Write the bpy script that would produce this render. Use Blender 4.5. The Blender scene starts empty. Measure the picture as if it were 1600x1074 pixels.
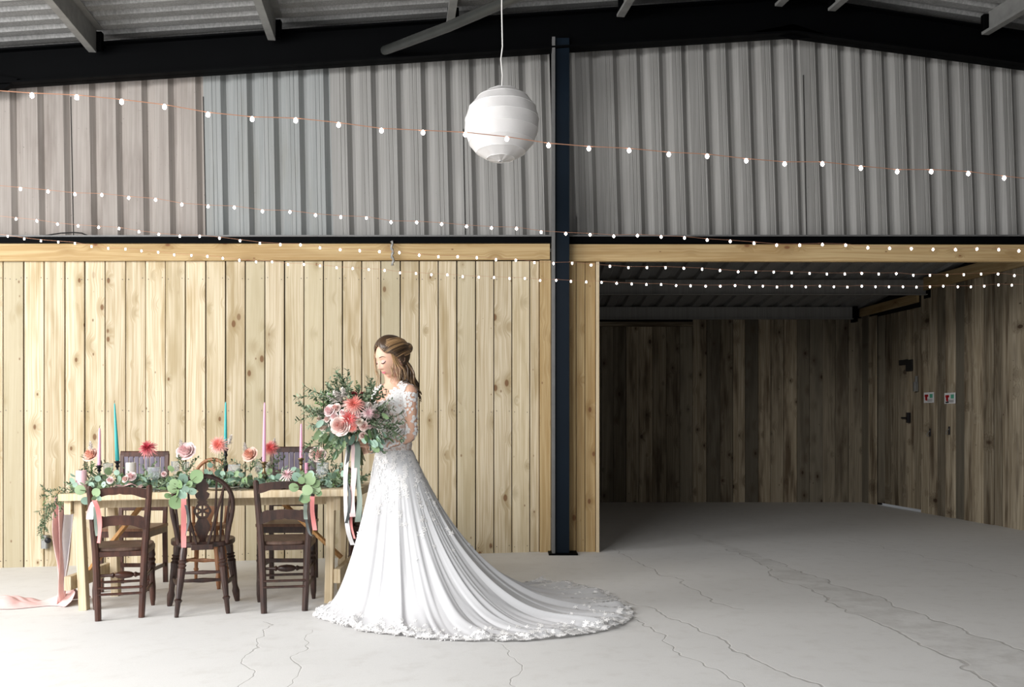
import bpy, bmesh, math, random
from mathutils import Vector, Matrix, noise as mnoise
from mathutils.bvhtree import BVHTree
random.seed(7)
PI = math.pi
scn = bpy.context.scene
COL = scn.collection

# ------------------------------------------------------------------ camera, world, lights
F = 1556.0; CH = 1.185; HV = 660.0
cam_d = bpy.data.cameras.new('camera'); cam = bpy.data.objects.new('camera', cam_d); COL.objects.link(cam)
cam.location = (0, 0, CH); cam.rotation_euler = (PI/2, 0, 0)
cam_d.sensor_width = 36; cam_d.lens = 36*F/1600; cam_d.shift_y = (HV-537)/1600
cam_d.clip_start = 0.05; cam_d.clip_end = 200
scn.camera = cam
scn.view_settings.view_transform = 'Standard'; scn.view_settings.look = 'None'
scn.view_settings.gamma = 1.0; scn.view_settings.use_curve_mapping = False
scn.view_settings.exposure = 0.52
w = bpy.data.worlds.new('world'); scn.world = w; w.use_nodes = True
w.node_tree.nodes['Background'].inputs[0].default_value = (0.90, 0.94, 1.0, 1)
w.node_tree.nodes['Background'].inputs[1].default_value = 0.24
def area(name, loc, target, sx, sy, power, col=(1, 1, 1)):
    l = bpy.data.lights.new(name, 'AREA'); l.shape = 'RECTANGLE'; l.size = sx; l.size_y = sy
    l.energy = power; l.color = col
    o = bpy.data.objects.new(name, l); COL.objects.link(o); o.location = loc
    o.rotation_euler = (Vector(target)-Vector(loc)).to_track_quat('-Z', 'Y').to_euler()
    return o
area('doorway_daylight', (-4.1, 0.2, 4.1), (-1.9, 5.4, 0.0), 5.0, 3.0, 560, (1.0, 0.99, 0.975))
area('side_daylight', (-7.2, 4.2, 2.6), (0.5, 8.6, 2.4), 3.4, 3.0, 330, (1.0, 0.99, 0.975))

# ------------------------------------------------------------------ helpers
def W(u, v, y): return Vector(((u-800)*y/F, y, CH-(v-HV)*y/F))
def X(u, y): return (u-800)*y/F
def Z(v, y): return CH-(v-HV)*y/F
def zf(x):
    return 0.0298*min(0.0, x-0.35)
def lerp(a, b, t): return a+(b-a)*t
def sstep(a, b, x):
    t = max(0, min(1, (x-a)/(b-a))); return t*t*(3-2*t)

class MB:
    def __init__(s): s.v = []; s.f = []; s.val = []
    def add(s, vs, fs, val=0.5):
        b = len(s.v); s.v += [tuple(p) for p in vs]
        for f in fs: s.f.append(tuple(i+b for i in f)); s.val.append(val)
    def xf(s, M, start=0):
        for i in range(start, len(s.v)): s.v[i] = tuple(M @ Vector(s.v[i]))
    def box(s, c, d, M=None, bev=0.0, val=0.5):
        """chamfered box: centre c, size d"""
        hx, hy, hz = d[0]/2, d[1]/2, d[2]/2
        if bev <= 0:
            vs = [(x, y, z) for x in (-hx, hx) for y in (-hy, hy) for z in (-hz, hz)]
            fs = [(0, 1, 3, 2), (4, 6, 7, 5), (0, 4, 5, 1), (2, 3, 7, 6), (0, 2, 6, 4), (1, 5, 7, 3)]
        else:
            b = bev; vs = []
            prof = [(-hx+b, -hy), (hx-b, -hy), (hx, -hy+b), (hx, hy-b), (hx-b, hy), (-hx+b, hy), (-hx, hy-b), (-hx, -hy+b)]
            for z in (-hz, hz): vs += [(x, y, z) for x, y in prof]
            fs = [tuple(range(7, -1, -1)), tuple(range(8, 16))]+[(i, (i+1) % 8, (i+1) % 8+8, i+8) for i in range(8)]
        vs = [Vector(p) for p in vs]
        if M: vs = [M @ p for p in vs]
        c = Vector(c); s.add([p+c for p in vs], fs, val)
    def bar(s, a, b, wx, wy, up=(0, 0, 1), bev=0.0, val=0.5):
        """rectangular bar from a to b"""
        a = Vector(a); b = Vector(b); d = b-a; L = d.length; z = d.normalized()
        u = Vector(up)
        if abs(u.dot(z)) > .95: u = Vector((0, 1, 0))
        x = u.cross(z).normalized(); y = z.cross(x)
        M = Matrix((x, y, z)).transposed()
        s.box((a+b)/2, (wx, wy, L), M, bev, val)
    def tube(s, pts, rad, seg=8, cap=True, val=0.5, flat=1.0, nrm=None):
        pts = [Vector(p) for p in pts]; n = len(pts)
        if not hasattr(rad, '__len__'): rad = [rad]*n
        prev = None; rings = []
        for i, p in enumerate(pts):
            t = (pts[min(i+1, n-1)]-pts[max(i-1, 0)])
            t = t.normalized() if t.length > 1e-9 else Vector((0, 0, 1))
            if prev is None:
                a = Vector(nrm) if nrm else (Vector((0, 0, 1)) if abs(t.z) < .9 else Vector((1, 0, 0)))
                prev = (a-t*a.dot(t)).normalized()
            else:
                q = prev-t*prev.dot(t); prev = q.normalized() if q.length > 1e-6 else prev
            b = t.cross(prev)
            rings.append([p+prev*math.cos(k*2*PI/seg)*rad[i]*flat+b*math.sin(k*2*PI/seg)*rad[i] for k in range(seg)])
        vs = [q for r in rings for q in r]; fs = []
        for i in range(n-1):
            for k in range(seg):
                fs.append((i*seg+k, i*seg+(k+1) % seg, (i+1)*seg+(k+1) % seg, (i+1)*seg+k))
        if cap: fs += [tuple(range(seg-1, -1, -1)), tuple((n-1)*seg+k for k in range(seg))]
        s.add(vs, fs, val)
    def lathe(s, prof, base=(0, 0, 0), seg=12, axis=None, val=0.5):
        """prof = [(r, z)], along axis"""
        base = Vector(base)
        R = Vector((0, 0, 1)).rotation_difference(Vector(axis).normalized()).to_matrix() if axis else None
        vs = []
        for r, z in prof:
            for k in range(seg):
                p = Vector((r*math.cos(2*PI*k/seg), r*math.sin(2*PI*k/seg), z))
                vs.append(base+(R @ p if R else p))
        fs = []
        for i in range(len(prof)-1):
            for k in range(seg):
                fs.append((i*seg+k, i*seg+(k+1) % seg, (i+1)*seg+(k+1) % seg, (i+1)*seg+k))
        if prof[0][0] > 1e-5: fs.append(tuple(range(seg-1, -1, -1)))
        if prof[-1][0] > 1e-5: fs.append(tuple((len(prof)-1)*seg+k for k in range(seg)))
        s.add(vs, fs, val)
    def turned(s, a, b, prof, seg=10):
        """lathe between a and b; prof=[(t,r)]"""
        a = Vector(a); b = Vector(b); L = (b-a).length
        s.lathe([(r, t*L) for t, r in prof], a, seg, (b-a))
    def grid(s, rows, val=0.5, closed=False):
        n = len(rows); m = len(rows[0]); vs = [p for r in rows for p in r]; fs = []
        for i in range(n-1):
            for j in range(m if closed else m-1):
                j2 = (j+1) % m
                fs.append((i*m+j, i*m+j2, (i+1)*m+j2, (i+1)*m+j))
        s.add(vs, fs, val)
    def prism(s, outline, y0, y1, val=0.5):
        """closed outline [(x,z)] extruded along y"""
        n = len(outline); vs = [(x, y0, z) for x, z in outline]+[(x, y1, z) for x, z in outline]
        fs = [tuple(range(n)), tuple(range(2*n-1, n-1, -1))]+[((i+1) % n, i, i+n, (i+1) % n+n) for i in range(n)]
        s.add(vs, fs, val)
    def leaf(s, p, d, up, L, wd, val=0.5, round_=False, cup=0.15):
        """leaf blade from p along d; up = blade normal"""
        d = Vector(d).normalized(); up = Vector(up); sd = d.cross(up)
        sd = sd.normalized() if sd.length > 1e-5 else d.orthogonal().normalized()
        up = sd.cross(d); p = Vector(p)
        if round_: pr = [(0.0, 0.0), (.06, .45), (.24, .84), (.5, 1.0), (.76, .86), (.93, .48), (1.0, 0.0)]
        else: pr = [(0.0, 0.0), (.3, .8), (.55, 1.0), (.8, .55), (1.0, 0.0)]
        n = len(pr); m = n-2
        c = [p+d*L*t+up*(-cup*L*t*t*1.2) for t, q in pr]
        l = [c[i]+sd*wd*.5*pr[i][1]+up*cup*wd*.6*pr[i][1] for i in range(1, n-1)]
        r = [c[i]-sd*wd*.5*pr[i][1]+up*cup*wd*.6*pr[i][1] for i in range(1, n-1)]
        fs = [(0, 1, n), (0, n+m, 1), (n-2, n-1, n+m-1), (n-2, n+2*m-1, n-1)]
        for i in range(m-1): fs += [(i+1, i+2, n+i+1, n+i), (i+1, n+m+i, n+m+i+1, i+2)]
        s.add(c+l+r, fs, val)
    def mesh(s, name, mat, smooth=35):
        me = bpy.data.meshes.new(name); me.from_pydata(s.v, [], s.f); me.update()
        if mat: me.materials.append(mat)
        at = me.attributes.new('val', 'FLOAT', 'FACE'); at.data.foreach_set('value', s.val)
        if smooth:
            me.polygons.foreach_set('use_smooth', [True]*len(me.polygons))
            if smooth < 180: me.set_sharp_from_angle(angle=math.radians(smooth))
        return me
    def build(s, name, mat, parent=None, smooth=35, loc=None):
        me = s.mesh(name, mat, smooth); return put(name, me, parent, loc=loc)

def put(name, me, parent=None, M=None, loc=None):
    o = bpy.data.objects.new(name, me); COL.objects.link(o)
    if parent: o.parent = parent
    if M is not None: o.matrix_local = M
    if loc is not None: o.location = loc
    return o
def empty(name, loc=(0, 0, 0), rz=0, parent=None):
    o = bpy.data.objects.new(name, None); COL.objects.link(o); o.location = loc; o.rotation_euler = (0, 0, rz)
    o.empty_display_size = .1
    if parent: o.parent = parent
    return o
def tag(o, label=None, cat=None, group=None, kind=None):
    if label: o['label'] = label
    if cat: o['category'] = cat
    if group: o['group'] = group
    if kind: o['kind'] = kind
    return o
def thing(name, label, cat, loc=(0, 0, 0), rz=0, group=None): return tag(empty(name, loc, rz), label, cat, group)
def struct(name, label=None, loc=(0, 0, 0)): return tag(empty(name, loc), label, None, None, 'structure')

# ------------------------------------------------------------------ materials
def NT(name):
    m = bpy.data.materials.new(name); m.use_nodes = True; nt = m.node_tree
    return m, nt, nt.nodes['Principled BSDF']
def nd(nt, t, **kw):
    n = nt.nodes.new(t)
    for k, v in kw.items():
        if k.startswith('i_'): n.inputs[int(k[2:])].default_value = v
        else: setattr(n, k, v)
    return n
def lk(nt, a, b): nt.links.new(a, b)
def mth(nt, op, a, b=None, c=None):
    n = nd(nt, 'ShaderNodeMath', operation=op)
    for i, q in enumerate((a, b, c)):
        if q is None: continue
        if hasattr(q, 'is_linked'): lk(nt, q, n.inputs[i])
        else: n.inputs[i].default_value = q
    return n.outputs[0]
def mixc(nt, f, a, b, bt='MIX'):
    n = nd(nt, 'ShaderNodeMix', data_type='RGBA', blend_type=bt)
    for i, q in ((0, f), (6, a), (7, b)):
        if hasattr(q, 'is_linked'): lk(nt, q, n.inputs[i])
        else: n.inputs[i].default_value = q if i == 0 else (*q[:3], 1)
    return n.outputs[2]
def ramp(nt, x, a, b, c0=0.0, c1=1.0):
    n = nd(nt, 'ShaderNodeMapRange', interpolation_type='SMOOTHSTEP'); lk(nt, x, n.inputs[0])
    n.inputs[1].default_value = a; n.inputs[2].default_value = b; n.inputs[3].default_value = c0; n.inputs[4].default_value = c1
    return n.outputs[0]
def vec(nt, v, scale, add=None):
    n = nd(nt, 'ShaderNodeVectorMath', operation='MULTIPLY'); lk(nt, v, n.inputs[0]); n.inputs[1].default_value = scale
    return n.outputs[0]
def noise(nt, v, scale=1.0, det=2.0, rough=.5, dist=0.0):
    n = nd(nt, 'ShaderNodeTexNoise'); lk(nt, v, n.inputs['Vector'])
    n.inputs['Scale'].default_value = scale; n.inputs['Detail'].default_value = det
    n.inputs['Roughness'].default_value = rough; n.inputs['Distortion'].default_value = dist
    return n.outputs['Fac']
def objcoord(nt, rnd=True):
    tc = nd(nt, 'ShaderNodeTexCoord'); oi = nd(nt, 'ShaderNodeObjectInfo')
    if not rnd: return tc.outputs['Object'], oi.outputs['Random']
    c = nd(nt, 'ShaderNodeCombineXYZ')
    for i, k in enumerate((37.3, 91.7, 53.1)): lk(nt, mth(nt, 'MULTIPLY', oi.outputs['Random'], k), c.inputs[i])
    a = nd(nt, 'ShaderNodeVectorMath', operation='ADD'); lk(nt, tc.outputs['Object'], a.inputs[0]); lk(nt, c.outputs[0], a.inputs[1])
    return a.outputs[0], oi.outputs['Random']
def bump(nt, h, b, st=.3, dist=.01):
    n = nd(nt, 'ShaderNodeBump'); n.inputs['Strength'].default_value = st; n.inputs['Distance'].default_value = dist
    lk(nt, h, n.inputs['Height']); lk(nt, n.outputs[0], b.inputs['Normal'])

def plain(name, col, rough=.6, metal=0.0, var=.12, scale=12, bmp=0.0, spec=.5):
    m, nt, b = NT(name); v, r = objcoord(nt)
    n = noise(nt, v, scale, 3)
    c = mixc(nt, n, [q*(1-var) for q in col], [min(1, q*(1+var)) for q in col])
    lk(nt, c, b.inputs['Base Color']); b.inputs['Roughness'].default_value = rough; b.inputs['Metallic'].default_value = metal
    b.inputs['Specular IOR Level'].default_value = spec
    if bmp: bump(nt, n, b, bmp, .004)
    return m
def valmat(name, ca, cb, rough=.6, rnd=.15, trans=0.0):
    """two colours mixed by the per-face value"""
    m, nt, b = NT(name); a = nd(nt, 'ShaderNodeAttribute', attribute_name='val'); oi = nd(nt, 'ShaderNodeObjectInfo')
    f = mth(nt, 'ADD', a.outputs['Fac'], mth(nt, 'MULTIPLY', mth(nt, 'SUBTRACT', oi.outputs['Random'], .5), rnd*2))
    f = mth(nt, 'MINIMUM', mth(nt, 'MAXIMUM', f, 0.0), 1.0)
    lk(nt, mixc(nt, f, ca, cb), b.inputs['Base Color']); b.inputs['Roughness'].default_value = rough
    if trans:
        b.inputs['Subsurface Weight'].default_value = trans; b.inputs['Subsurface Radius'].default_value = (.01, .01, .008)
        b.inputs['Subsurface Scale'].default_value = .3
    return m

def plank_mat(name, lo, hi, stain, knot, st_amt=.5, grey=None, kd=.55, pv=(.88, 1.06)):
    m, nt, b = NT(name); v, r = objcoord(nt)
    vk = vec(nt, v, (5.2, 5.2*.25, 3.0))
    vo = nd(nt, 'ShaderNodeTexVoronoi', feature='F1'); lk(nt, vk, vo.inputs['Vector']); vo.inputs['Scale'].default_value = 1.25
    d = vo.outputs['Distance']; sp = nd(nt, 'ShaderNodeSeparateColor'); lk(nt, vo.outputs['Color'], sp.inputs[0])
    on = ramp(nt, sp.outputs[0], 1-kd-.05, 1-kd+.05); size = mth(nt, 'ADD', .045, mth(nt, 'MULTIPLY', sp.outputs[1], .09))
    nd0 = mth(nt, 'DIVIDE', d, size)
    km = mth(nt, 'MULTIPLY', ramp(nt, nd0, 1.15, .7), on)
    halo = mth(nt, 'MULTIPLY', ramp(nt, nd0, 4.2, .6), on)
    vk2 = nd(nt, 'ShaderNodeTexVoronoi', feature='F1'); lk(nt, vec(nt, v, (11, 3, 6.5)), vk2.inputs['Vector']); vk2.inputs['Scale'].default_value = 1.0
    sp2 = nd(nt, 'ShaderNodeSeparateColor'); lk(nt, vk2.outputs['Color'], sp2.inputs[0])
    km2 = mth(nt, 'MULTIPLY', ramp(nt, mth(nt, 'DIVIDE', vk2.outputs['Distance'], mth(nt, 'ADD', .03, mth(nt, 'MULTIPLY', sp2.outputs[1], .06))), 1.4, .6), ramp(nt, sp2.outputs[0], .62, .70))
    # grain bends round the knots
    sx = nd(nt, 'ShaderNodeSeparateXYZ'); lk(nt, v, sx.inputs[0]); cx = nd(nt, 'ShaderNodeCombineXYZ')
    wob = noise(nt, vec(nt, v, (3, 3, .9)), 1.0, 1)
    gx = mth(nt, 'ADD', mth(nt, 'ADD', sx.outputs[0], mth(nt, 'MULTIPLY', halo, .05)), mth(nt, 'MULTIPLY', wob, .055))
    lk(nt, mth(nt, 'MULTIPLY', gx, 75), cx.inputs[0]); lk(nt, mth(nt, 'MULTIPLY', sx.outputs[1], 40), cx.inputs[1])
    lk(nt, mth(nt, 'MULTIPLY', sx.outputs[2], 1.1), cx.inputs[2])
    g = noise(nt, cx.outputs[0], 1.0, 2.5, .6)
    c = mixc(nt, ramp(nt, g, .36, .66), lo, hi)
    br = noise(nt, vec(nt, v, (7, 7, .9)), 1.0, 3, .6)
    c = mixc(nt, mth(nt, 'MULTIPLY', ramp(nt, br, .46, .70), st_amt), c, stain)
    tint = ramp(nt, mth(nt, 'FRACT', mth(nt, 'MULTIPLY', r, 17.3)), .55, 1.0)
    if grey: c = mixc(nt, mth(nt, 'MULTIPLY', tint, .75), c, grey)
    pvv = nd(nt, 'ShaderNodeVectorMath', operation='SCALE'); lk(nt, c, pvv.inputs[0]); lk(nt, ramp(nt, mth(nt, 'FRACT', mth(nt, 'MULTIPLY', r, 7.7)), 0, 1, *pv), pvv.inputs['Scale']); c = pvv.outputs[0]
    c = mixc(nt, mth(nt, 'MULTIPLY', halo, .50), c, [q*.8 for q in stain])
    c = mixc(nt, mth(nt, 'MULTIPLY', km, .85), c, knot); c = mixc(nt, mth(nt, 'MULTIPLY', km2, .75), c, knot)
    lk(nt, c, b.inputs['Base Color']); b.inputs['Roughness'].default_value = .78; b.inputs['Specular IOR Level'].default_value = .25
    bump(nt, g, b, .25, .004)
    return m

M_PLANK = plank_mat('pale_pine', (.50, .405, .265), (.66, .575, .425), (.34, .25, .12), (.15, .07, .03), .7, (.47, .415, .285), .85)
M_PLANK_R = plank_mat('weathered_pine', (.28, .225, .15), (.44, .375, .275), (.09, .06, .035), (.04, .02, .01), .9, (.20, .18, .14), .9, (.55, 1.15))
M_BEAM = plank_mat('header_pine', (.44, .30, .14), (.55, .41, .22), (.30, .18, .07), (.17, .07, .03), .5, None, .8)
M_TABLE = plank_mat('table_pine', (.54, .43, .28), (.68, .58, .42), (.55, .40, .22), (.35, .2, .1), .4, None, .4)
M_BRACE = plank_mat('orange_pine', (.52, .27, .10), (.66, .38, .17), (.40, .20, .08), (.2, .1, .05), .4, None, .4)
M_BLACK = plain('dark_gap', (.012, .011, .010), .9)
def darkwood(name, a, b_, rough=.38):
    m, nt, b = NT(name); v, r = objcoord(nt)
    g = noise(nt, vec(nt, v, (30, 30, 5)), 1.0, 4, .65); s = noise(nt, v, 6, 3)
    c = mixc(nt, ramp(nt, g, .3, .7), a, b_); c = mixc(nt, mth(nt, 'MULTIPLY', ramp(nt, s, .55, .8), .5), c, [q*2.2 for q in b_])
    lk(nt, c, b.inputs['Base Color']); b.inputs['Roughness'].default_value = rough; bump(nt, g, b, .2, .002); return m
M_DARK = darkwood('dark_oak', (.035, .014, .010), (.085, .032, .020))
M_DARK2 = darkwood('black_oak', (.022, .012, .010), (.060, .028, .020))
M_MID = darkwood('worn_brown_oak', (.10, .042, .020), (.20, .095, .050), .45)
M_ORANGE = darkwood('orange_brown_oak', (.24, .10, .04), (.36, .17, .08), .45)
M_SEAT = darkwood('embossed_seat_wood', (.06, .032, .022), (.12, .07, .05), .5)
M_REED = darkwood('reeded_purple_panel', (.10, .085, .12), (.17, .15, .20), .35)

def steel_black():
    m, nt, b = NT('black_painted_steel'); v, r = objcoord(nt)
    n = noise(nt, v, 5, 4); c = mixc(nt, n, (.0006, .0007, .0009), (.0014, .0016, .002))
    lk(nt, c, b.inputs['Base Color']); b.inputs['Roughness'].default_value = .6; b.inputs['Specular IOR Level'].default_value = .04
    return m
M_STEEL = steel_black()
M_TUBE = plain('dark_brace_paint', (.03, .032, .03), .35, .2, .4, 6)
M_COLUMN = plain('blue_black_column_paint', (.003, .0075, .014), .4, 0, .3, 3, 0, .15)
M_GALV = plain('galvanised_steel', (.30, .30, .29), .55, .55, .35, 9)
M_GALV_D = plain('dull_galvanised_steel', (.14, .14, .14), .6, .4, .35, 7)
def sheet_mat(name, a, b_, dirt, damt=.5, sc=2.5, rough=.5):
    m, nt, b = NT(name); v, r = objcoord(nt)
    n = noise(nt, vec(nt, v, (3, 3, .5)), sc*.5, 4, .6); s = noise(nt, vec(nt, v, (60, 60, 1)), 1.0, 2)
    sp = noise(nt, v, 42, 3, .7)
    c = mixc(nt, ramp(nt, s, .3, .7), a, b_); c = mixc(nt, mth(nt, 'MULTIPLY', ramp(nt, n, .45, .8), damt), c, dirt)
    c = mixc(nt, mth(nt, 'MULTIPLY', ramp(nt, sp, .68, .74), .7*damt), c, [q*.3 for q in dirt])
    lk(nt, c, b.inputs['Base Color']); b.inputs['Roughness'].default_value = rough; b.inputs['Specular IOR Level'].default_value = .3; return m
M_SH_BEIGE = sheet_mat('chalky_beige_sheet', (.27, .24, .22), (.34, .31, .285), (.15, .125, .11), .8, 3, .8)
M_SH_BLUE = sheet_mat('blue_grey_sheet', (.225, .238, .238), (.275, .284, .282), (.18, .17, .135), .45)
M_SH_GREY = sheet_mat('grey_sheet', (.245, .24, .23), (.30, .295, .285), (.16, .155, .145), .35)
M_ROOF = sheet_mat('roof_sheet', (.19, .19, .188), (.27, .27, .265), (.11, .105, .10), .4)
M_ROOF_D = sheet_mat('lean_to_roof_sheet', (.24, .24, .24), (.34, .34, .34), (.12, .12, .12), .4)

def floor_mat():
    m, nt, b = NT('worn_concrete'); tc = nd(nt, 'ShaderNodeTexCoord'); v = tc.outputs['Object']
    n1 = noise(nt, v, .9, 5, .6); n2 = noise(nt, v, 7, 5, .65); n3 = noise(nt, v, 140, 2, .7)
    c = mixc(nt, n1, (.66, .655, .645), (.76, .755, .745))
    c = mixc(nt, mth(nt, 'MULTIPLY', ramp(nt, n2, .48, .75), .35), c, (.55, .53, .505))
    c = mixc(nt, mth(nt, 'MULTIPLY', ramp(nt, n3, .5, .8), .25), c, (.45, .435, .42))
    sx = nd(nt, 'ShaderNodeSeparateXYZ'); lk(nt, v, sx.inputs[0]); x, y = sx.outputs[0], sx.outputs[1]
    wob = mth(nt, 'MULTIPLY', mth(nt, 'SUBTRACT', noise(nt, v, 1.7, 3, .55), .5), .42)
    tot = None; h = None
    for (x9, x4, y0, y1, wd) in ((2.00, 2.22, 3, 9.3, .012), (2.16, 2.74, 3, 8.6, .010), (.95, 1.75, 6.3, 9.3, .010),
                                 (.10, 1.38, 3, 6.6, .010), (.30, .98, 3, 6.3, .007), (-1.95, -1.25, 3, 6.2, .006), (-1.6, -1.0, 3, 5.9, .006),
                                 (-.55, .05, 3, 5.6, .005), (3.6, 4.6, 5, 10, .008)):
        k = (x9-x4)/4.5
        xc = mth(nt, 'ADD', mth(nt, 'MULTIPLY', mth(nt, 'SUBTRACT', y, 4.5), k), x4)
        dd = mth(nt, 'ABSOLUTE', mth(nt, 'SUBTRACT', mth(nt, 'ADD', x, wob), xc))
        l = mth(nt, 'MULTIPLY', ramp(nt, dd, wd, wd*.25), mth(nt, 'MULTIPLY', mth(nt, 'GREATER_THAN', y, y0), mth(nt, 'LESS_THAN', y, y1)))
        tot = l if tot is None else mth(nt, 'MAXIMUM', tot, l)
    # rough darker repair strip between the two right-hand joints
    ya = mth(nt, 'SUBTRACT', y, 4.5); xa = mth(nt, 'ADD', mth(nt, 'MULTIPLY', ya, -.049), 2.22); xb = mth(nt, 'ADD', mth(nt, 'MULTIPLY', ya, -.129), 2.74)
    xw = mth(nt, 'ADD', x, wob)
    strip = mth(nt, 'MULTIPLY', mth(nt, 'GREATER_THAN', xw, xa), mth(nt, 'LESS_THAN', xw, xb))
    strip = mth(nt, 'MULTIPLY', strip, ramp(nt, noise(nt, v, 3.5, 4, .7), .35, .65))
    c = mixc(nt, mth(nt, 'MULTIPLY', strip, .35), c, (.40, .385, .365))
    c = mixc(nt, mth(nt, 'MULTIPLY', tot, .42), c, (.30, .28, .26))
    lk(nt, c, b.inputs['Base Color']); b.inputs['Roughness'].default_value = .62; b.inputs['Specular IOR Level'].default_value = .35
    hh = mth(nt, 'SUBTRACT', mth(nt, 'ADD', mth(nt, 'MULTIPLY', n2, .6), mth(nt, 'MULTIPLY', n3, .25)), tot)
    bump(nt, hh, b, .35, .006); return m
M_FLOOR = floor_mat()

def emis(name, col, st):
    m, nt, b = NT(name); b.inputs['Base Color'].default_value = (*col, 1)
    b.inputs['Emission Color'].default_value = (*col, 1); b.inputs['Emission Strength'].default_value = st; return m
M_BULB = emis('lit_warm_bulb', (1.0, .80, .62), 14)
M_BULB_S = emis('lit_fairy_bulb', (1.0, .90, .84), 16)
M_WIRE = plain('copper_wire', (.55, .28, .18), .4, .6)
M_CORD = plain('white_cord', (.75, .74, .72), .6)
M_PAPER = plain('white_lantern_paper', (.66, .645, .64), .85, 0, .04, 16, .5)
M_WHITEPL = plain('white_china', (.82, .82, .82), .2)
M_SILVER = plain('silver_cutlery', (.65, .65, .66), .25, 1.0)
M_BRASS = plain('tarnished_brass', (.28, .20, .11), .35, .9, .3)
M_DKMETAL = plain('dark_metal', (.03, .03, .035), .4, .6)
M_TEAL = plain('teal_wax', (.045, .42, .42), .45, 0, .05)
M_PINKWAX = plain('pink_lilac_wax', (.80, .40, .56), .45, 0, .05)
M_PALEPINK = plain('pale_pink_wax', (.84, .56, .62), .5, 0, .06)
M_WHITEWAX = plain('ivory_wax', (.80, .77, .72), .5, 0, .05)
M_WICK = plain('wick', (.05, .04, .03), .9)
def glassm(name='clear_glass', col=(.93, .97, 1.0)):
    m, nt, b = NT(name); b.inputs['Base Color'].default_value = (*col, 1); b.inputs['Roughness'].default_value = .08
    b.inputs['Transmission Weight'].default_value = .88; b.inputs['IOR'].default_value = 1.22; return m
M_GLASS = glassm()
M_CLOTH = plain('pink_gauze', (.76, .50, .48), .9, 0, .10, 30, .3)
M_CLOTH2 = plain('dove_grey_gauze', (.62, .58, .59), .9, 0, .10, 30, .3)
M_RIB_PINK = plain('coral_pink_ribbon', (.70, .24, .23), .6)
M_RIB_PALE = plain('blush_ribbon', (.82, .62, .62), .55)
M_RIB_WHITE = plain('white_ribbon', (.82, .80, .80), .55)
M_RIB_SAGE = plain('sage_ribbon', (.22, .27, .23), .6)
M_RIB_GREY = plain('charcoal_ribbon', (.09, .10, .10), .6)
M_EUC = valmat('eucalyptus_leaf', (.13, .24, .18), (.34, .48, .38), .55, .3)
M_EUC_G = valmat('fresh_eucalyptus_leaf', (.11, .21, .07), (.29, .40, .22), .5, .35)
M_OLIVE = valmat('olive_leaf', (.06, .10, .045), (.24, .31, .20), .5, .2)
M_STEM = plain('green_stem', (.10, .12, .05), .6)
M_ROSE = valmat('blush_rose_petal', (.86, .73, .68), (.82, .50, .46), .6, .1)
M_ROSEW = valmat('cream_rose_petal', (.80, .74, .67), (.78, .60, .50), .6, .1)
M_PEACH = valmat('peach_rose_petal', (.82, .58, .49), (.82, .38, .26), .6, .1)
M_PINKR = valmat('pale_pink_rose_petal', (.86, .70, .69), (.84, .56, .57), .6, .1)
M_DAHL = valmat('coral_dahlia_petal', (.80, .45, .40), (.60, .08, .08), .6, .05)
M_DAHLR = valmat('red_dahlia_petal', (.76, .30, .30), (.40, .02, .04), .6, .05)
M_DAHLP = valmat('salmon_dahlia_petal', (.82, .60, .54), (.78, .20, .16), .6, .05)
M_DAHLW = valmat('pale_dahlia_petal', (.86, .74, .72), (.78, .48, .52), .6, .05)
M_PLUME = valmat('white_astilbe', (.90, .88, .84), (.84, .78, .74), .8, .1)

# ------------------------------------------------------------------ floor
YW = 9.13
def floor_h(x, y): return zf(x)
mb = MB(); xs = [-9+i*.5 for i in range(37)]; ys = [-2+i*.5 for i in range(35)]
xs = sorted(set(xs+[.35]))
mb.grid([[Vector((x, y, zf(x))) for x in xs] for y in ys])
fl = mb.build('floor', M_FLOOR, smooth=60); tag(fl, 'pale worn concrete floor with long cracks', kind='structure')

# ------------------------------------------------------------------ planks
def plank_mesh(wd, ht, th, mat, bev=.003):
    mb = MB(); mb.box((0, 0, ht/2), (wd, th, ht), None, bev); return mb.mesh('plank', mat, 30)
def vplank(parent, u0, u1, y, z0, z1, mat, th=.022, gap=.005, dy=0.0, name='plank'):
    x0, x1 = X(u0, y), X(u1, y); me = plank_mesh(x1-x0-gap, z1-z0, th, mat)
    o = put(name, me, parent, loc=((x0+x1)/2, y+dy, z0)); return o
def hboard(parent, a, b, ht, th, mat, name='header_board', up=(0, 0, 1)):
    """horizontal board; its long axis is the plank's local z"""
    a = Vector(a); b = Vector(b); L = (b-a).length; z = (b-a).normalized(); y_ = Vector((0, 0, 1)).cross(z).normalized(); x_ = y_.cross(z)
    mb = MB(); mb.box((0, 0, L/2), (ht, th, L), None, .004); me = mb.mesh(name, mat, 30)
    M = Matrix((x_, y_, z)).transposed().to_4x4(); M.translation = a
    return put(name, me, parent, M)

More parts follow.
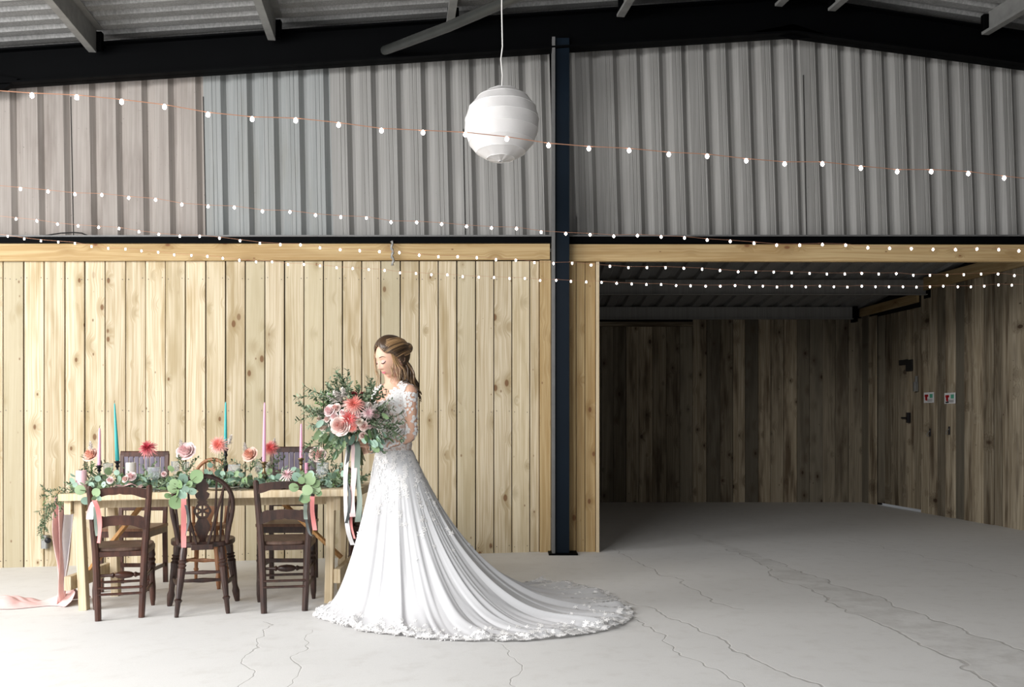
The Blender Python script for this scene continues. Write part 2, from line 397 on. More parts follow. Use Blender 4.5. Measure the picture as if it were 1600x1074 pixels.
wb = struct('wall_back', 'lower wall of pale vertical pine planks under a long header board')
seams = [-208, -176, -144, -112, -81, -50, -18, 5.5, 38, 70, 102, 133, 165, 197, 228, 259, 290, 322, 353, 384, 414, 445, 475.6, 505.5, 535.5, 565.4, 595.4, 625.4, 655.4, 684.7, 714, 743.3, 771.9, 799.8, 828]
for i in range(len(seams)-1):
    z0 = zf(X((seams[i]+seams[i+1])/2, YW))-.004
    vplank(wb, seams[i], seams[i+1], YW, z0, 2.66, M_PLANK, dy=random.uniform(-.003, .004), gap=random.choice((.006, .009, .012)))
vplank(wb, 828, 842.5, YW, -.003, 2.66, M_PLANK, dy=-.002)
vplank(wb, 842.8, 861, YW-.03, -.003, 2.66, M_BEAM, dy=0, th=.045, name='edge_post')
for (u0, u1) in ((888, 900), (900, 914), (914, 930.5)): vplank(wb, u0, u1, YW-.02, 0, 2.66, M_BEAM, name='plank')
vplank(wb, 930.6, 936.5, YW-.03, 0, 2.66, M_TABLE, th=.07, name='edge_post')
hboard(wb, (X(-208, 9.09), 9.09, 2.733), (X(859, 9.09), 9.09, 2.75), .165, .045, M_BEAM)
hboard(wb, (X(888, 9.07), 9.07, 2.725), (X(1760, 9.07), 9.07, 2.72), .155, .06, M_BEAM)
mb = MB(); mb.box(((X(861, YW)+X(-208, YW))/2, YW+.03, 1.30), (X(861, YW)-X(-208, YW), .02, 2.9)); mb.box((X(912, YW), YW+.015, 1.33), (X(936, YW)-X(888, YW), .02, 2.66))
mb.build('backing_board', M_BLACK, wb)
# nail heads in rows across the planks (too small to pick apart)
mb = MB()
for i in range(len(seams)-1):
    for zz in (2.50, 1.285, .06):
        for q in (.12, .35, .65, .88) if zz == 2.5 and i < 8 else (.15, .85):
            x = X(lerp(seams[i], seams[i+1], q), YW); z = zz+random.uniform(-.01, .01)+zf(x)*(zz < 1)
            mb.lathe([(.004, -.001), (.004, .002)], (x, YW-.012, z), 6, (0, -1, 0))
tag(mb.build('nail_heads', M_DKMETAL, wb), kind='stuff')

# ------------------------------------------------------------------ upper cladding
wu = struct('wall_upper', 'upper gable wall of box-ribbed metal cladding sheets')
YS = 9.22; ZS0 = Z(371, YS)
ribs = [-194, -151, -109, -66, -24, 18.6, 61.5, 102, 143, 184, 225, 266, 309, 349, 390, 431, 471, 510, 546, 585, 624, 663, 702, 739.5, 779.5, 817, 852, 890, 928.5, 966, 1003, 1038, 1073, 1108.5, 1143, 1178.5, 1213.5, 1249, 1283.5, 1319, 1352.5, 1387, 1421, 1455, 1488, 1522, 1555, 1589, 1622]
def ztop(u):  # hidden behind the rafter
    return Z((118-.0675*u) if u < 1225 else (36+.135*(u-1225)), YS)-.0
sheets = [(-205, -40, M_SH_BEIGE), (-40, 115, M_SH_BEIGE), (115, 322, M_SH_BEIGE), (322, 521, M_SH_BLUE), (521, 727, M_SH_GREY), (727, 866, M_SH_GREY), (884, 907, M_SH_GREY), (907, 1085, M_SH_GREY), (1085, 1260, M_SH_GREY), (1260, 1433, M_SH_GREY), (1433, 1640, M_SH_GREY)]
for (a, b, mt) in sheets:
    pts = [(a, 0.0)]
    for r in ribs:
        w_ = 21
        for (du, dd) in ((0, 0), (6.5, .046), (11, .046), (20, .0)):
            if a+1 < r+du < b-1: pts.append((r+du, dd))
        if mt is not M_SH_BEIGE:
            for c in (26, 32):
                for (du, dd) in ((c, 0), (c+.8, .0035), (c+1.6, 0)):
                    if a+1 < r+du < b-1: pts.append((r+du, dd))
    pts.append((b, 0)); pts.sort()
    lean = lerp(.016, .036, sstep(0, 1500, (a+b)/2))
    rows = []
    for t in (0, .33, .66, 1):
        row = []
        for (u, d) in pts:
            zt = ztop(u); z = lerp(ZS0, zt, t); x = X(u, YS)-lean*(z-ZS0)+(lean*.9 if False else 0)
            row.append(Vector((x, YS+d+random.uniform(-.0012, .0012), z)))
        rows.append(row)
    mb = MB(); mb.grid(rows); o = mb.build('cladding_sheet', mt, wu, 20)
# dark overlap gap and scraps along some seams
mb = MB()
for u, z0, z1 in ((727, ZS0, 3.9), (115, ZS0, 4.2), (322, ZS0, 4.2), (1260, ZS0, 4.4)):
    mb.bar((X(u, YS), YS-.003, z0), (X(u, YS)-.02*(z1-z0), YS-.003, z1), .006, .006)
mb.build('seam_shadow_gap', M_BLACK, wu)
mb = MB(); mb.box((0, YS+.12, 4.36), (22, .02, 3.0)); mb.build('outer_board', M_BLACK, wu)

# flashing and dark rail beneath the sheets
t1 = struct('trim_1', 'pale ledge and dark steel rail running under the metal sheets')
mb = MB(); mb.box((X(805, 9.1), 9.10, Z(375.5, 9.05)+.002), (11.5, .12, .06), None, .004); mb.build('steel_rail', M_STEEL, t1)
mb = MB(); mb.bar((X(-60, 9.1), 9.08, Z(370.5, 9.08)), (X(1700, 9.1), 9.08, Z(369.5, 9.08)), .10, .014); mb.build('ledge_flashing', M_GALV_D, t1)
# column
t2 = struct('trim_2', 'tall dark blue-black steel column between planks and opening')
x0, x1 = X(862, 9.0), X(889, 9.0)
def colseg(name, a, b, y0, y1, mat):
    mb = MB(); mb.box(((a+b)/2, (y0+y1)/2, Z(64, 9)/2), (b-a, y1-y0, Z(64, 9)), None, .002); mb.build(name, mat, t2)
colseg('flange', x0, x0+.028, 8.90, 9.09, M_GALV_D); colseg('web', x0+.028, x0+.048, 8.93, 9.05, M_COLUMN)
colseg('flange', x0+.045, x1, 8.93, 8.99, M_COLUMN); colseg('flange', x0+.03, x1, 9.0, 9.09, M_COLUMN)
mb = MB(); mb.box(((x0+x1)/2+.02, 8.98, .006), (.26, .26, .012), None, .003); mb.build('base_plate', M_STEEL, t2)

# rafters (I-beams) in front of the gable
t3 = struct('trim_3', 'black painted steel rafters under the gable roof')
def ibeam(name, ua, vta, vba, ub, vtb, vbb, y, parent):
    a0, a1, b0, b1 = W(ua, vta, y), W(ua, vba, y), W(ub, vtb, y), W(ub, vbb, y)
    mb = MB()
    def slab(p, q, r, s_, y0, y1):
        vs = [Vector((k.x, yy, k.z)) for yy in (y0, y1) for k in (p, q, r, s_)]
        mb.add(vs, [(0, 1, 2, 3), (7, 6, 5, 4), (0, 4, 5, 1), (1, 5, 6, 2), (2, 6, 7, 3), (3, 7, 4, 0)])
    f = .05
    slab(a0, a1, b1, b0, y+.07, y+.09)
    slab(a0, lerp(a0, a1, f), lerp(b0, b1, f), b0, y, y+.16)
    slab(lerp(a0, a1, 1-f), a1, b1, lerp(b0, b1, 1-f), y, y+.16)
    mb.build(name, M_STEEL, parent, 20)
ibeam('rafter', -60, 79, 133.5, 1241, -8, 50, 8.9, t3)
ibeam('rafter', 1241, -8, 50, 1660, 57, 107, 8.9, t3)
mb = MB(); mb.prism([(p.x, p.z) for p in (W(-60, 110, 8.95), W(-60, 148, 8.95), W(8, 140, 8.95), W(30, 124, 8.95))], 8.93, 8.99); mb.build('haunch_plate', M_STEEL, t3)
mb = MB(); mb.prism([(p.x, p.z) for p in (W(1180, 48, 8.95), W(1241, 60, 8.95), W(1300, 55, 8.95), W(1241, 36, 8.95))], 8.97, 8.99); mb.build('apex_plate', M_STEEL, t3)

# ------------------------------------------------------------------ ceiling: ribbed roof sheets, purlins, brace
ce = struct('ceiling', 'underside of the ribbed metal roof')
RA, RB, RC = W(-60, 79, 9.0), W(1241, -8, 9.0), W(1660, 57, 9.0)
def roofz(x):
    if x < RB.x: return RA.z+(x-RA.x)/(RB.x-RA.x)*(RB.z-RA.z)+.05
    return RB.z+(x-RB.x)/(RC.x-RB.x)*(RC.z-RB.z)+.05
def roof_sheet(xa, xb, ya, yb):
    ys_ = []; y = ya
    while y < yb-.01:
        ys_ += [(y, 0), (y+.075, 0), (y+.095, .032), (y+.165, .032), (y+.185, 0)]; y += .2
    ys_.append((yb, 0)); mb = MB()
    mb.grid([[Vector((x, yy, roofz(x)+d)) for yy, d in ys_] for x in (xa, xb)]); mb.build('roof_sheet', M_ROOF, ce, 20)
for k in range(11):
    roof_sheet(-9.0, RB.x, -1.8+k, -.8+k+.01); roof_sheet(RB.x, 9.5, -1.8+k, -.8+k+.01)
mb = MB(); mb.box((RB.x, 3.7, roofz(RB.x)+.05), (.5, 11.2, .02)); mb.build('ridge_cap', M_ROOF, ce)
def onroof(u, v, drop):
    lo, hi = .5, 12.0
    for _ in range(50):
        m = (lo+hi)/2; p = W(u, v, m)
        if p.z < roofz(p.x)-drop: lo = m
        else: hi = m
    return W(u, v, lo)
def purlin(u0, u1, v1, slope):
    """Z-section purlin hanging under the roof, far end at the rafter"""
    x1_ = X(u1, 8.86); zc = roofz(x1_)-.10
    p1 = Vector((x1_, 8.86, zc)); d = Vector((slope, -1, 0)); p0 = p1+d*9.5
    p0.z = roofz(p0.x)-.10
    mb = MB(); up = (0, 0, 1)
    mb.bar(p0, p1, .008, .20, up); off = Vector((.03, 0, .10)); mb.bar(p0+off, p1+off, .065, .008, up); off = Vector((-.03, 0, -.10)); mb.bar(p0+off, p1+off, .065, .008, up)
    off = Vector((-.062, 0, -.09)); mb.bar(p0+off, p1+off, .006, .022, up)
    pu = mb.build('purlin', M_GALV, ce, 20)
    mb = MB(); mb.box((p1.x, 8.88, zc-.0), (.10, .06, .16), None, .004); mb.build('purlin_cleat', M_STEEL, pu)
for u1, sl in ((150, .10), (430, .10), (708, .12), (975, .14), (1222, .14), (1305, .14), (1545, .14), (-140, .10)): purlin(0, u1, 0, sl)
br = thing('diagonal_brace', 'dark round steel brace tube slanting under the roof, above the paper lantern', 'brace')
mb = MB(); mb.tube([W(601, 79, 8.86), W(700, 42, 7.9), W(860, -28, 6.7)], [.040]*3, 12); mb.build('tube', M_TUBE, br)
mb = MB(); mb.prism([(p.x, p.z) for p in (W(590, 70, 8.87), W(594, 84, 8.87), W(614, 82, 8.87), W(618, 66, 8.87))], 8.86, 8.885); mb.build('end_plate', M_STEEL, br)
# left / right / rear closing walls of the big shed (outside the view)
wr = struct('wall_right', 'far right side wall of the shed')
mb = MB(); mb.box((8.2, 4.0, 2.0), (.1, 10.4, 4.6)); mb.build('side_sheet', M_SH_GREY, wr)

# ------------------------------------------------------------------ lean-to recess
def xw(y): return 6.809-.11*y      # the side wall runs slightly askew
WR = .1096
rb = struct('wall_recess_back', 'dim back wall of weathered vertical planks in the opening')
YB = 14.75
u = 905.0; edges = []
e6 = [853, 870, 888, 905, 926, 939, 958, 978, 998, 1019.5, 1041, 1062, 1082, 1104, 1125, 1145, 1164, 1184.5, 1204, 1224, 1245, 1264.5, 1285, 1305, 1325, 1346.5]
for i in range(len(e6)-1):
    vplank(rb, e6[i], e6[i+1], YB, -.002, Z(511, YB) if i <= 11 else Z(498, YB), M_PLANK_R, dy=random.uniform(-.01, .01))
hboard(rb, (X(905, YB-.03), YB-.03, Z(507, YB)), (X(1083, YB-.03), YB-.03, Z(507, YB)), .07, .03, M_PLANK_R)
mb = MB(); mb.box(((X(848, YB)+X(1352, YB))/2, YB+.04, 1.5), (X(1352, YB)-X(848, YB), .02, 3.0)); mb.build('backing_board', M_BLACK, rb)
rl = struct('wall_recess_left', 'unseen left side wall of the opening')
mb = MB(); mb.box((.50, 12.02, 1.5), (.03, 5.64, 3.2)); mb.build('boarding', M_PLANK_R, rl)

rr = struct('wall_recess_right', 'right side wall of weathered vertical planks in the opening')
def yat(u):  # depth on the right side wall for a pixel column
    return 6.809/((u-800)/F+.11)
def side_plank(parent, ya, yb, z0, z1, mat=M_PLANK_R, dx=0.0, name='plank', th=.022):
    mb = MB(); mb.box((0, 0, (z1-z0)/2), (th, abs(ya-yb)-.006, z1-z0), None, .003)
    o = put(name, mb.mesh('plank', mat, 30), parent, loc=(xw((ya+yb)/2)+dx, (ya+yb)/2, z0)); o.rotation_euler = (0, 0, WR); return o
eu = [1441, 1453.5, 1466, 1479, 1494, 1508.5, 1523, 1538, 1553, 1568, 1585, 1602, 1622, 1645]
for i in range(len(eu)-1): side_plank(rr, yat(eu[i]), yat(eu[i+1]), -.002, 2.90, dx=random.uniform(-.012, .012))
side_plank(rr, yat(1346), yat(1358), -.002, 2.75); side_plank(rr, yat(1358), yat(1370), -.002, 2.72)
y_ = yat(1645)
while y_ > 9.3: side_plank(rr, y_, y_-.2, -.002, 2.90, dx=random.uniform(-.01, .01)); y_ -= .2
hboard(rr, (xw(yat(1451))-.05, yat(1451), 2.975), (xw(9.25)-.05, 9.25, 2.965), .17, .04, M_BEAM)
hboard(rr, (xw(yat(1350))-.05, yat(1350), 2.80), (xw(yat(1440))-.05, yat(1440), 2.82), .12, .04, M_BEAM)
def wbar(mb, ya, yb, z0, z1, off=.06, th=.02):
    mb.bar((xw(ya)+off, ya, (z0+z1)/2), (xw(yb)+off, yb, (z0+z1)/2), th, z1-z0)
mb2 = MB(); wbar(mb2, yat(1441), 9.2, -.05, 3.3); wbar(mb2, 14.95, yat(1371), -.05, 3.3); wbar(mb2, yat(1371), yat(1441), 2.71, 3.3)
mb2.build('backing_board', M_BLACK, rr)
# the plank door in that wall
d1 = struct('door_1', 'plank door in the right side wall with daylight showing beneath')
yd0, yd1 = yat(1371), yat(1440); nb = 6
for i in range(nb):
    side_plank(d1, lerp(yd0, yd1, i/nb), lerp(yd0, yd1, (i+1)/nb), .035, 2.70, dx=.015)
mb = MB(); wbar(mb, yd0, yd1, .04, 2.70, .04); mb.build('backing_board', M_BLACK, d1)
def sidebit(name, u, v0, v1, wy, th, mat, parent, u1=None):
    y = yat(u); z0, z1 = Z(v1, y), Z(v0, y); mb = MB(); mb.box((xw(y)-.012-th/2, y, (z0+z1)/2), (th, wy, z1-z0), Matrix.Rotation(WR, 3, 'Z'), .003)
    return mb.build(name, mat, parent)
o = sidebit('latch_bracket', 1423, 562.5, 580, .16, .02, M_BLACK, d1); sidebit('latch_bracket', 1414, 562.5, 570.5, .22, .02, M_BLACK, d1)
o['label'] = 'black angled bracket'
sidebit('handle', 1435, 597, 612, .05, .05, M_GALV, d1); sidebit('handle', 1435, 588, 597, .03, .03, M_GALV, d1)
sidebit('door_bolt', 1423, 645, 661, .05, .04, M_DKMETAL, d1); sidebit('door_bolt', 1417, 652, 654.5, .16, .03, M_DKMETAL, d1)


# two fire notices and two coat hooks
def sign(u, v, label, torn):
    y = yat(u); z = Z(v, y); s = thing('fire_notice', label, 'sign', (xw(y)-.03, y, z), WR, 'fire notices on the side wall')
    mb = MB(); mb.box((0, 0, 0), (.004, .245, .135), None, .001); mb.build('board', M_WHITEPL, s)
    R_ = plain('notice_red', (.45, .01, .015), .5); G_ = plain('notice_green', (.10, .42, .28), .5)
    mb = MB(); mb.box((-.003, .055, .025), (.002, .085, .03)); mb.box((-.003, .06, -.012), (.002, .05, .045)); mb.box((-.003, .048, .0), (.002, .02, .08)); mb.build('red_panel', R_, s)
    mb = MB(); mb.box((-.003, -.06, .02), (.002, .07, .05)); mb.build('green_panel', G_, s)
    mb = MB()
    for k in range(4): mb.box((-.003, -.03, -.022-.009*k), (.002, .13-.02*(k % 2), .003))
    if torn: mb.box((-.003, .06, -.05), (.002, .07, .018))
    mb.build('print_lines', M_DKMETAL, s)
sign(1455, 621.5, 'small white notice with red and green panels, the one nearer the door', False)
sign(1488, 622.5, 'small white notice with red and green panels, the one farther from the door', True)
for u, v, lb in ((1457, 676, 'small dark hook screwed to the planks under the notice nearer the door'), (1487, 673, 'small metal hook on the planks under the notice farther from the door')):
    y = yat(u); h = thing('wall_hook', lb, 'hook', (xw(y)-.03, y, Z(v, y)), WR, 'hooks on the side wall')
    mb = MB(); mb.box((-.003, 0, 0), (.006, .03, .10), None, .002); mb.build('plate', M_DKMETAL, h)
    mb = MB(); mb.tube([(0, 0, .02), (-.03, 0, .0), (-.045, 0, -.03), (-.035, 0, -.05), (-.02, 0, -.04)], .006, 6); mb.build('hook_arm', M_GALV, h)

# recess roof
cr = struct('ceiling_recess', 'low sloping ribbed metal roof over the opening')
def lz(y): return 3.045+.094*(12.9-y)
xs_ = []; x = .4
while x < 5.85:
    xs_ += [(x, 0), (x+.10, 0), (x+.125, .035), (x+.21, .035), (x+.235, 0)]; x += .25
for k in range(0, len(xs_)-1, 20):
    seg = xs_[k:k+21]; mb = MB(); mb.grid([[Vector((x, y, lz(y)+d)) for x, d in seg] for y in (9.3, 12, 14.9)]); mb.build('roof_sheet', M_ROOF_D, cr, 20)
def cbeam(y, zt, zb, xa, xb):
    mb = MB(); h = zt-zb; zc = (zt+zb)/2
    mb.box(((xa+xb)/2, y, zc), (xb-xa, .012, h)); mb.box(((xa+xb)/2, y+.035, zt-.005), (xb-xa, .07, .01)); mb.box(((xa+xb)/2, y-.03, zb+.005), (xb-xa, .07, .01))
    mb.build('purlin', M_SH_GREY, cr, 20)
    mb = MB(); mb.box((xb+.02, y-.02, zc-.02), (.05, .16, h+.04)); mb.build('beam_shoe', M_STEEL, cr)
cbeam(12.9, 3.03, 2.83, .5, X(1447, 12.9)); cbeam(14.6, 2.875, 2.69, .5, X(1332, 14.6))
mb = MB(); mb.box((3.2, 12.4, 3.50), (6.4, 6.0, .02)); mb.build('outer_board', M_BLACK, cr)
mb = MB(); mb.box((3.1, 9.31, 3.14), (5.6, .02, .66)); mb.build('fascia_board', M_BLACK, cr)
mb = MB(); mb.tube([W(938, 440, 12.7), W(966, 440, 12.7), W(978, 439, 12.6)], .018, 6); mb.build('dropped_bracket', M_GALV, cr)
# wall beyond right of the right side of the recess front
mb = MB(); mb.box((7.3, YW+.2, 2.0), (3.6, .1, 4.0)); mb.build('end_boarding', M_PLANK, wr)

# small fittings on the back wall
o = thing('wall_bracket', 'small grey box with dark knob on the planks left of the table', 'bracket', W(74, 847, 9.08))
mb = MB(); mb.box((-.02, 0, 0), (.06, .06, .12), None, .01); mb.build('box', M_GALV, o)
mb = MB(); mb.lathe([(.012, 0), (.028, .02), (.028, .045), (.012, .055), (.012, .08)], (.01, -.03, .025), 10, (.6, -.8, -.1)); mb.build('knob', M_DKMETAL, o)
o = thing('old_cable', 'loose black cable lying in an arc along the ledge under the beige sheets', 'cable')
mb = MB(); mb.tube([W(u, v, 9.12) for u, v in ((60, 369.5), (75, 367.5), (95, 364.5), (115, 363.5), (128, 364.5), (136, 368), (141, 371))], .006, 6); mb.build('cable', M_BLACK, o)
o = thing('twisted_wire_hanger', 'twisted grey wire hanging over the header board above the bride', 'wire')
mb = MB(); pts = [W(612+3*math.sin(k*1.0)*(.4)+k*.12, 377+k*2.1, 9.02) for k in range(19)]; mb.tube(pts, [.010+.005*(k % 3 == 0) for k in range(19)], 6); mb.build('wire', M_GALV, o)

# ------------------------------------------------------------------ lantern
LC = W(784, 195, 7.0); R_ = .262
ln = thing('paper_lantern', 'round white paper lantern hanging on a white cord from the roof', 'lantern', LC)
rows = []; NS = 60
tilt = Matrix.Rotation(.03, 3, 'Y') @ Matrix.Rotation(-.08, 3, 'X')
rnd = random.Random(3)
NB = 9; 
for i in range(NB*2+1):
    ph = -PI/2+.05+(PI-.16)*i/(NB*2); k = 1.0 if i % 2 == 0 else .985
    row = []
    for j in range(NS):
        th = 2*PI*j/NS; r = R_*k*(1+.006*math.sin(th*7+i*1.3)+rnd.uniform(-.003, .003))
        row.append(tilt @ Vector((r*math.cos(ph)*math.cos(th), r*math.cos(ph)*math.sin(th), r*math.sin(ph)+.014*math.sin(th+1.2)*math.cos(ph))))
    rows.append(row)
mb = MB(); mb.grid(rows, closed=True); shd = mb.build('shade', M_PAPER, ln, 12)
mb = MB()
for i in range(0, NB*2+1, 2):
    mb.tube([p*1.002 for p in rows[i]]+[rows[i][0]*1.002], .0016, 4, False)
mb.tube([tilt @ Vector((math.cos(a)*.045, math.sin(a)*.045, R_*.985)) for a in [k*PI/6 for k in range(13)]], .003, 5)
mb.build('wire_rib', M_WHITEPL, shd)
zt = roofz(LC.x)-.02-LC.z; mb = MB()
mb.tube([(0, 0, R_*.9), (.004, 0, .35), (-.006, 0, .46), (.005, 0, .55), (0, 0, .8), (0, 0, zt)], .0045, 6); mb.build('cord', M_CORD, ln)

# ------------------------------------------------------------------ string lights
S1 = [(50,151),(120,154),(190,161),(257,169),(325,181),(394,188),(462,190),(529,197),(596,206),(661,209),(727,212),(792,219),(857,229),(920,234),(983,237),(1045,243),(1105,246),(1166,253),(1226,258),(1285,258),(1345,264.5),(1402,270),(1455,270),(1513,273),(1569,280)]
S2 = [(32,297),(75,301),(117,305.5),(159,306.5),(201,311),(243,314),(284,321.5),(325,324.5),(366,326),(410,332),(453,333),(493,338),(532.5,341),(572.5,342.5),(611,349),(651,349.5),(690,352),(729,355.5),(768,358),(807,359),(845.5,364.5),(884,367),(922,368.5),(959,371),(996,370),(1033,372),(1069.5,373.5),(1105,377),(1141,379),(1178,382),(1213.5,385),(1249.5,385),(1285,384),(1321.5,385),(1356,389),(1390,390),(1424,390.5),(1458,391.5),(1493,392),(1526.5,391),(1560.5,392),(1592,394)]
S3 = [(25,344),(57.5,347),(90,352),(122,355),(154,357),(186,359),(217,364),(248,368),(281,371),(312,371),(343,374),(375,378),(406,382),(438,384),(469.5,384.5),(500,389),(531.5,392),(562,393.5),(593,395),(624,396.5),(655,400.5),(685,403),(715,403),(745,404.5),(775,407.5),(806,408.5),(835,412),(865,413.5),(894,413),(923.5,416),(953,418),(982,420),(1011,420),(1040,420),(1068.5,421),(1097,422.5),(1125,424.5),(1153.5,426.5),(1181,427),(1209,427),(1237,428),(1265,429),(1292,430),(1320,430),(1346.5,429),(1373,430),(1400.5,429.5),(1427,432),(1453,432),(1480,432),(1506,431),(1533,430),(1559.5,430),(1585,432.5)]
S4 = [(12,371),(38,375),(64,378),(91,380),(117,382),(143,387),(169,390),(196,391),(221,394),(247,396),(272,400),(299,401),(324,402.5),(348,405.5),(374,408.5),(400,411),(425,411),(450,415),(475,415),(500,417),(526,420),(551,421.5),(576,423),(601,424.5),(625,428),(650,429),(674,431),(699,431.5),(723,434),(748,435),(772,435.5),(796,437),(820,437),(844,440),(869,440),(892,441.5),(916,442.5),(940,443),(963.5,444.5),(987,445.5),(1010,446.5),(1033,446.5),(1056.5,448),(1079,448.5),(1102.5,449),(1125.5,449),(1148.5,448),(1171,450),(1192,449),(1214,450.5),(1237,449),(1259,450),(1281,449),(1303,450),(1324,450.5),(1346.5,449),(1368,450),(1389,450),(1411,450),(1432,450.5),(1453,450),(1474,449),(1496.5,450),(1517,450),(1538,449),(1560,447),(1581,447.5)]
def bulb_mesh(r, mat):
    mb = MB(); mb.lathe([(0, -r*1.25), (r*.75, -r*.8), (r, 0), (r*.8, r*.7), (r*.35, r*1.25), (0, r*1.3)], (0, 0, 0), 8); return mb.mesh('bulb', mat, 80)
def string(S, ya, yb, r, wr_, label, v0, v1):
    t = thing('string_lights', label, 'string lights', group='strings of fairy lights across the barn')
    pts = [W(-45, v0, ya)]
    bm_ = bulb_mesh(r, M_BULB if r > .008 else M_BULB_S)
    for (u, v) in S: pts.append(W(u, v-1.5, lerp(ya, yb, u/1600)))
    pts.append(W(1650, v1, yb))
    mb = MB(); mb.tube([p+Vector((0, 0, r*1.2)) for p in pts], wr_, 5); mb.build('wire', M_WIRE, t)
    for p in pts[1:-1]: put('bulb', bm_, t, loc=p)
string(S1, 3.3, 4.0, .0074, .0016, 'topmost string of large glowing bulbs crossing in front of the paper lantern', 143, 288)
string(S2, 5.2, 6.3, .0072, .0012, 'second string of lights from the top, over the lower metal sheets', 289, 396)
string(S3, 6.9, 8.3, .0078, .0012, 'third string of lights from the top, drooping onto the header boards', 335, 434)
string(S4, 8.1, 8.75, .0078, .0012, 'lowest string of lights, over the plank tops and across the opening', 363, 446)

# ------------------------------------------------------------------ table
TY0, TY1 = 6.70, 7.46
def zt(x): return .700+.017*(x+3.06)     # the top follows the slope of the floor a little
XL, XRT = X(89, TY0), X(561, TY0)
tb = thing('trestle_table', 'long pale pine trestle table set for a wedding meal', 'table', ((XL+XRT)/2, 7.08, zf(-2.1)))
TO = Vector(tb.location)
def tbuild(mb, name, mat):
    mb.v = [tuple(Vector(p)-TO) for p in mb.v]; return mb.build(name, mat, tb, 30)
ws = [.20, .19, .19, .18]; yy = TY0
for w_ in ws:
    mb = MB(); yc = yy+w_/2; mb.bar((XL+random.uniform(-.01, .01), yc, zt(XL)-.024), (XRT, yc, zt(XRT)-.024), w_-.004, .048, (0, 0, 1), .003)
    tbuild(mb, 'tabletop_plank', M_TABLE); yy += w_
def tleg(u0, v0, u1, v1, y, wx=.062):
    mb = MB(); a = W(u0, v0, y); b = W(u1, v1, y); b.z = zf(b.x)+.001; mb.bar(a, b, .055, wx, (0, 1, 0), .003); tbuild(mb, 'leg', M_TABLE)
tleg(124, 783, 132, 953, 6.80); tleg(518, 771, 514, 942, 6.80)
xa, xb = X(124, 6.8), X(518, 6.8)
for (x0_, x1_) in ((xa, xa-.0), (xb, xb)):
    mb = MB(); b = Vector((x0_+(.03 if x0_ < -2 else -.03), 7.36, 0)); b.z = zf(b.x); mb.bar((x0_, 7.36, zt(x0_)-.05), b, .055, .062, (0, 1, 0), .003); tbuild(mb, 'leg', M_TABLE)
for x0_, dx in ((xa, -.065), (xb, .055)):
    for z in (zt(x0_)-.095, .19+zf(x0_)):
        mb = MB(); mb.bar((x0_+dx*.85, 6.74, z), (x0_+dx*.85, 7.42, z), .045, .095, (0, 0, 1), .003); tbuild(mb, 'cross_rail', M_TABLE)
mb = MB(); mb.bar((xa, 6.87, zt(xa)-.08), (xb, 6.87, zt(xb)-.08), .02, .06, (0, 0, 1), .002); tbuild(mb, 'apron', M_TABLE)
mb = MB(); mb.bar((xa-.05, 7.08, .23+zf(xa)), W(236, 772, 7.08), .022, .07, (0, 1, 0), .002); tbuild(mb, 'diagonal_brace', M_BRACE)
mb = MB(); mb.bar((xb+.02, 7.08, .27+zf(xb)), W(416, 762, 7.08), .022, .07, (0, 1, 0), .002); tbuild(mb, 'diagonal_brace', M_BRACE)

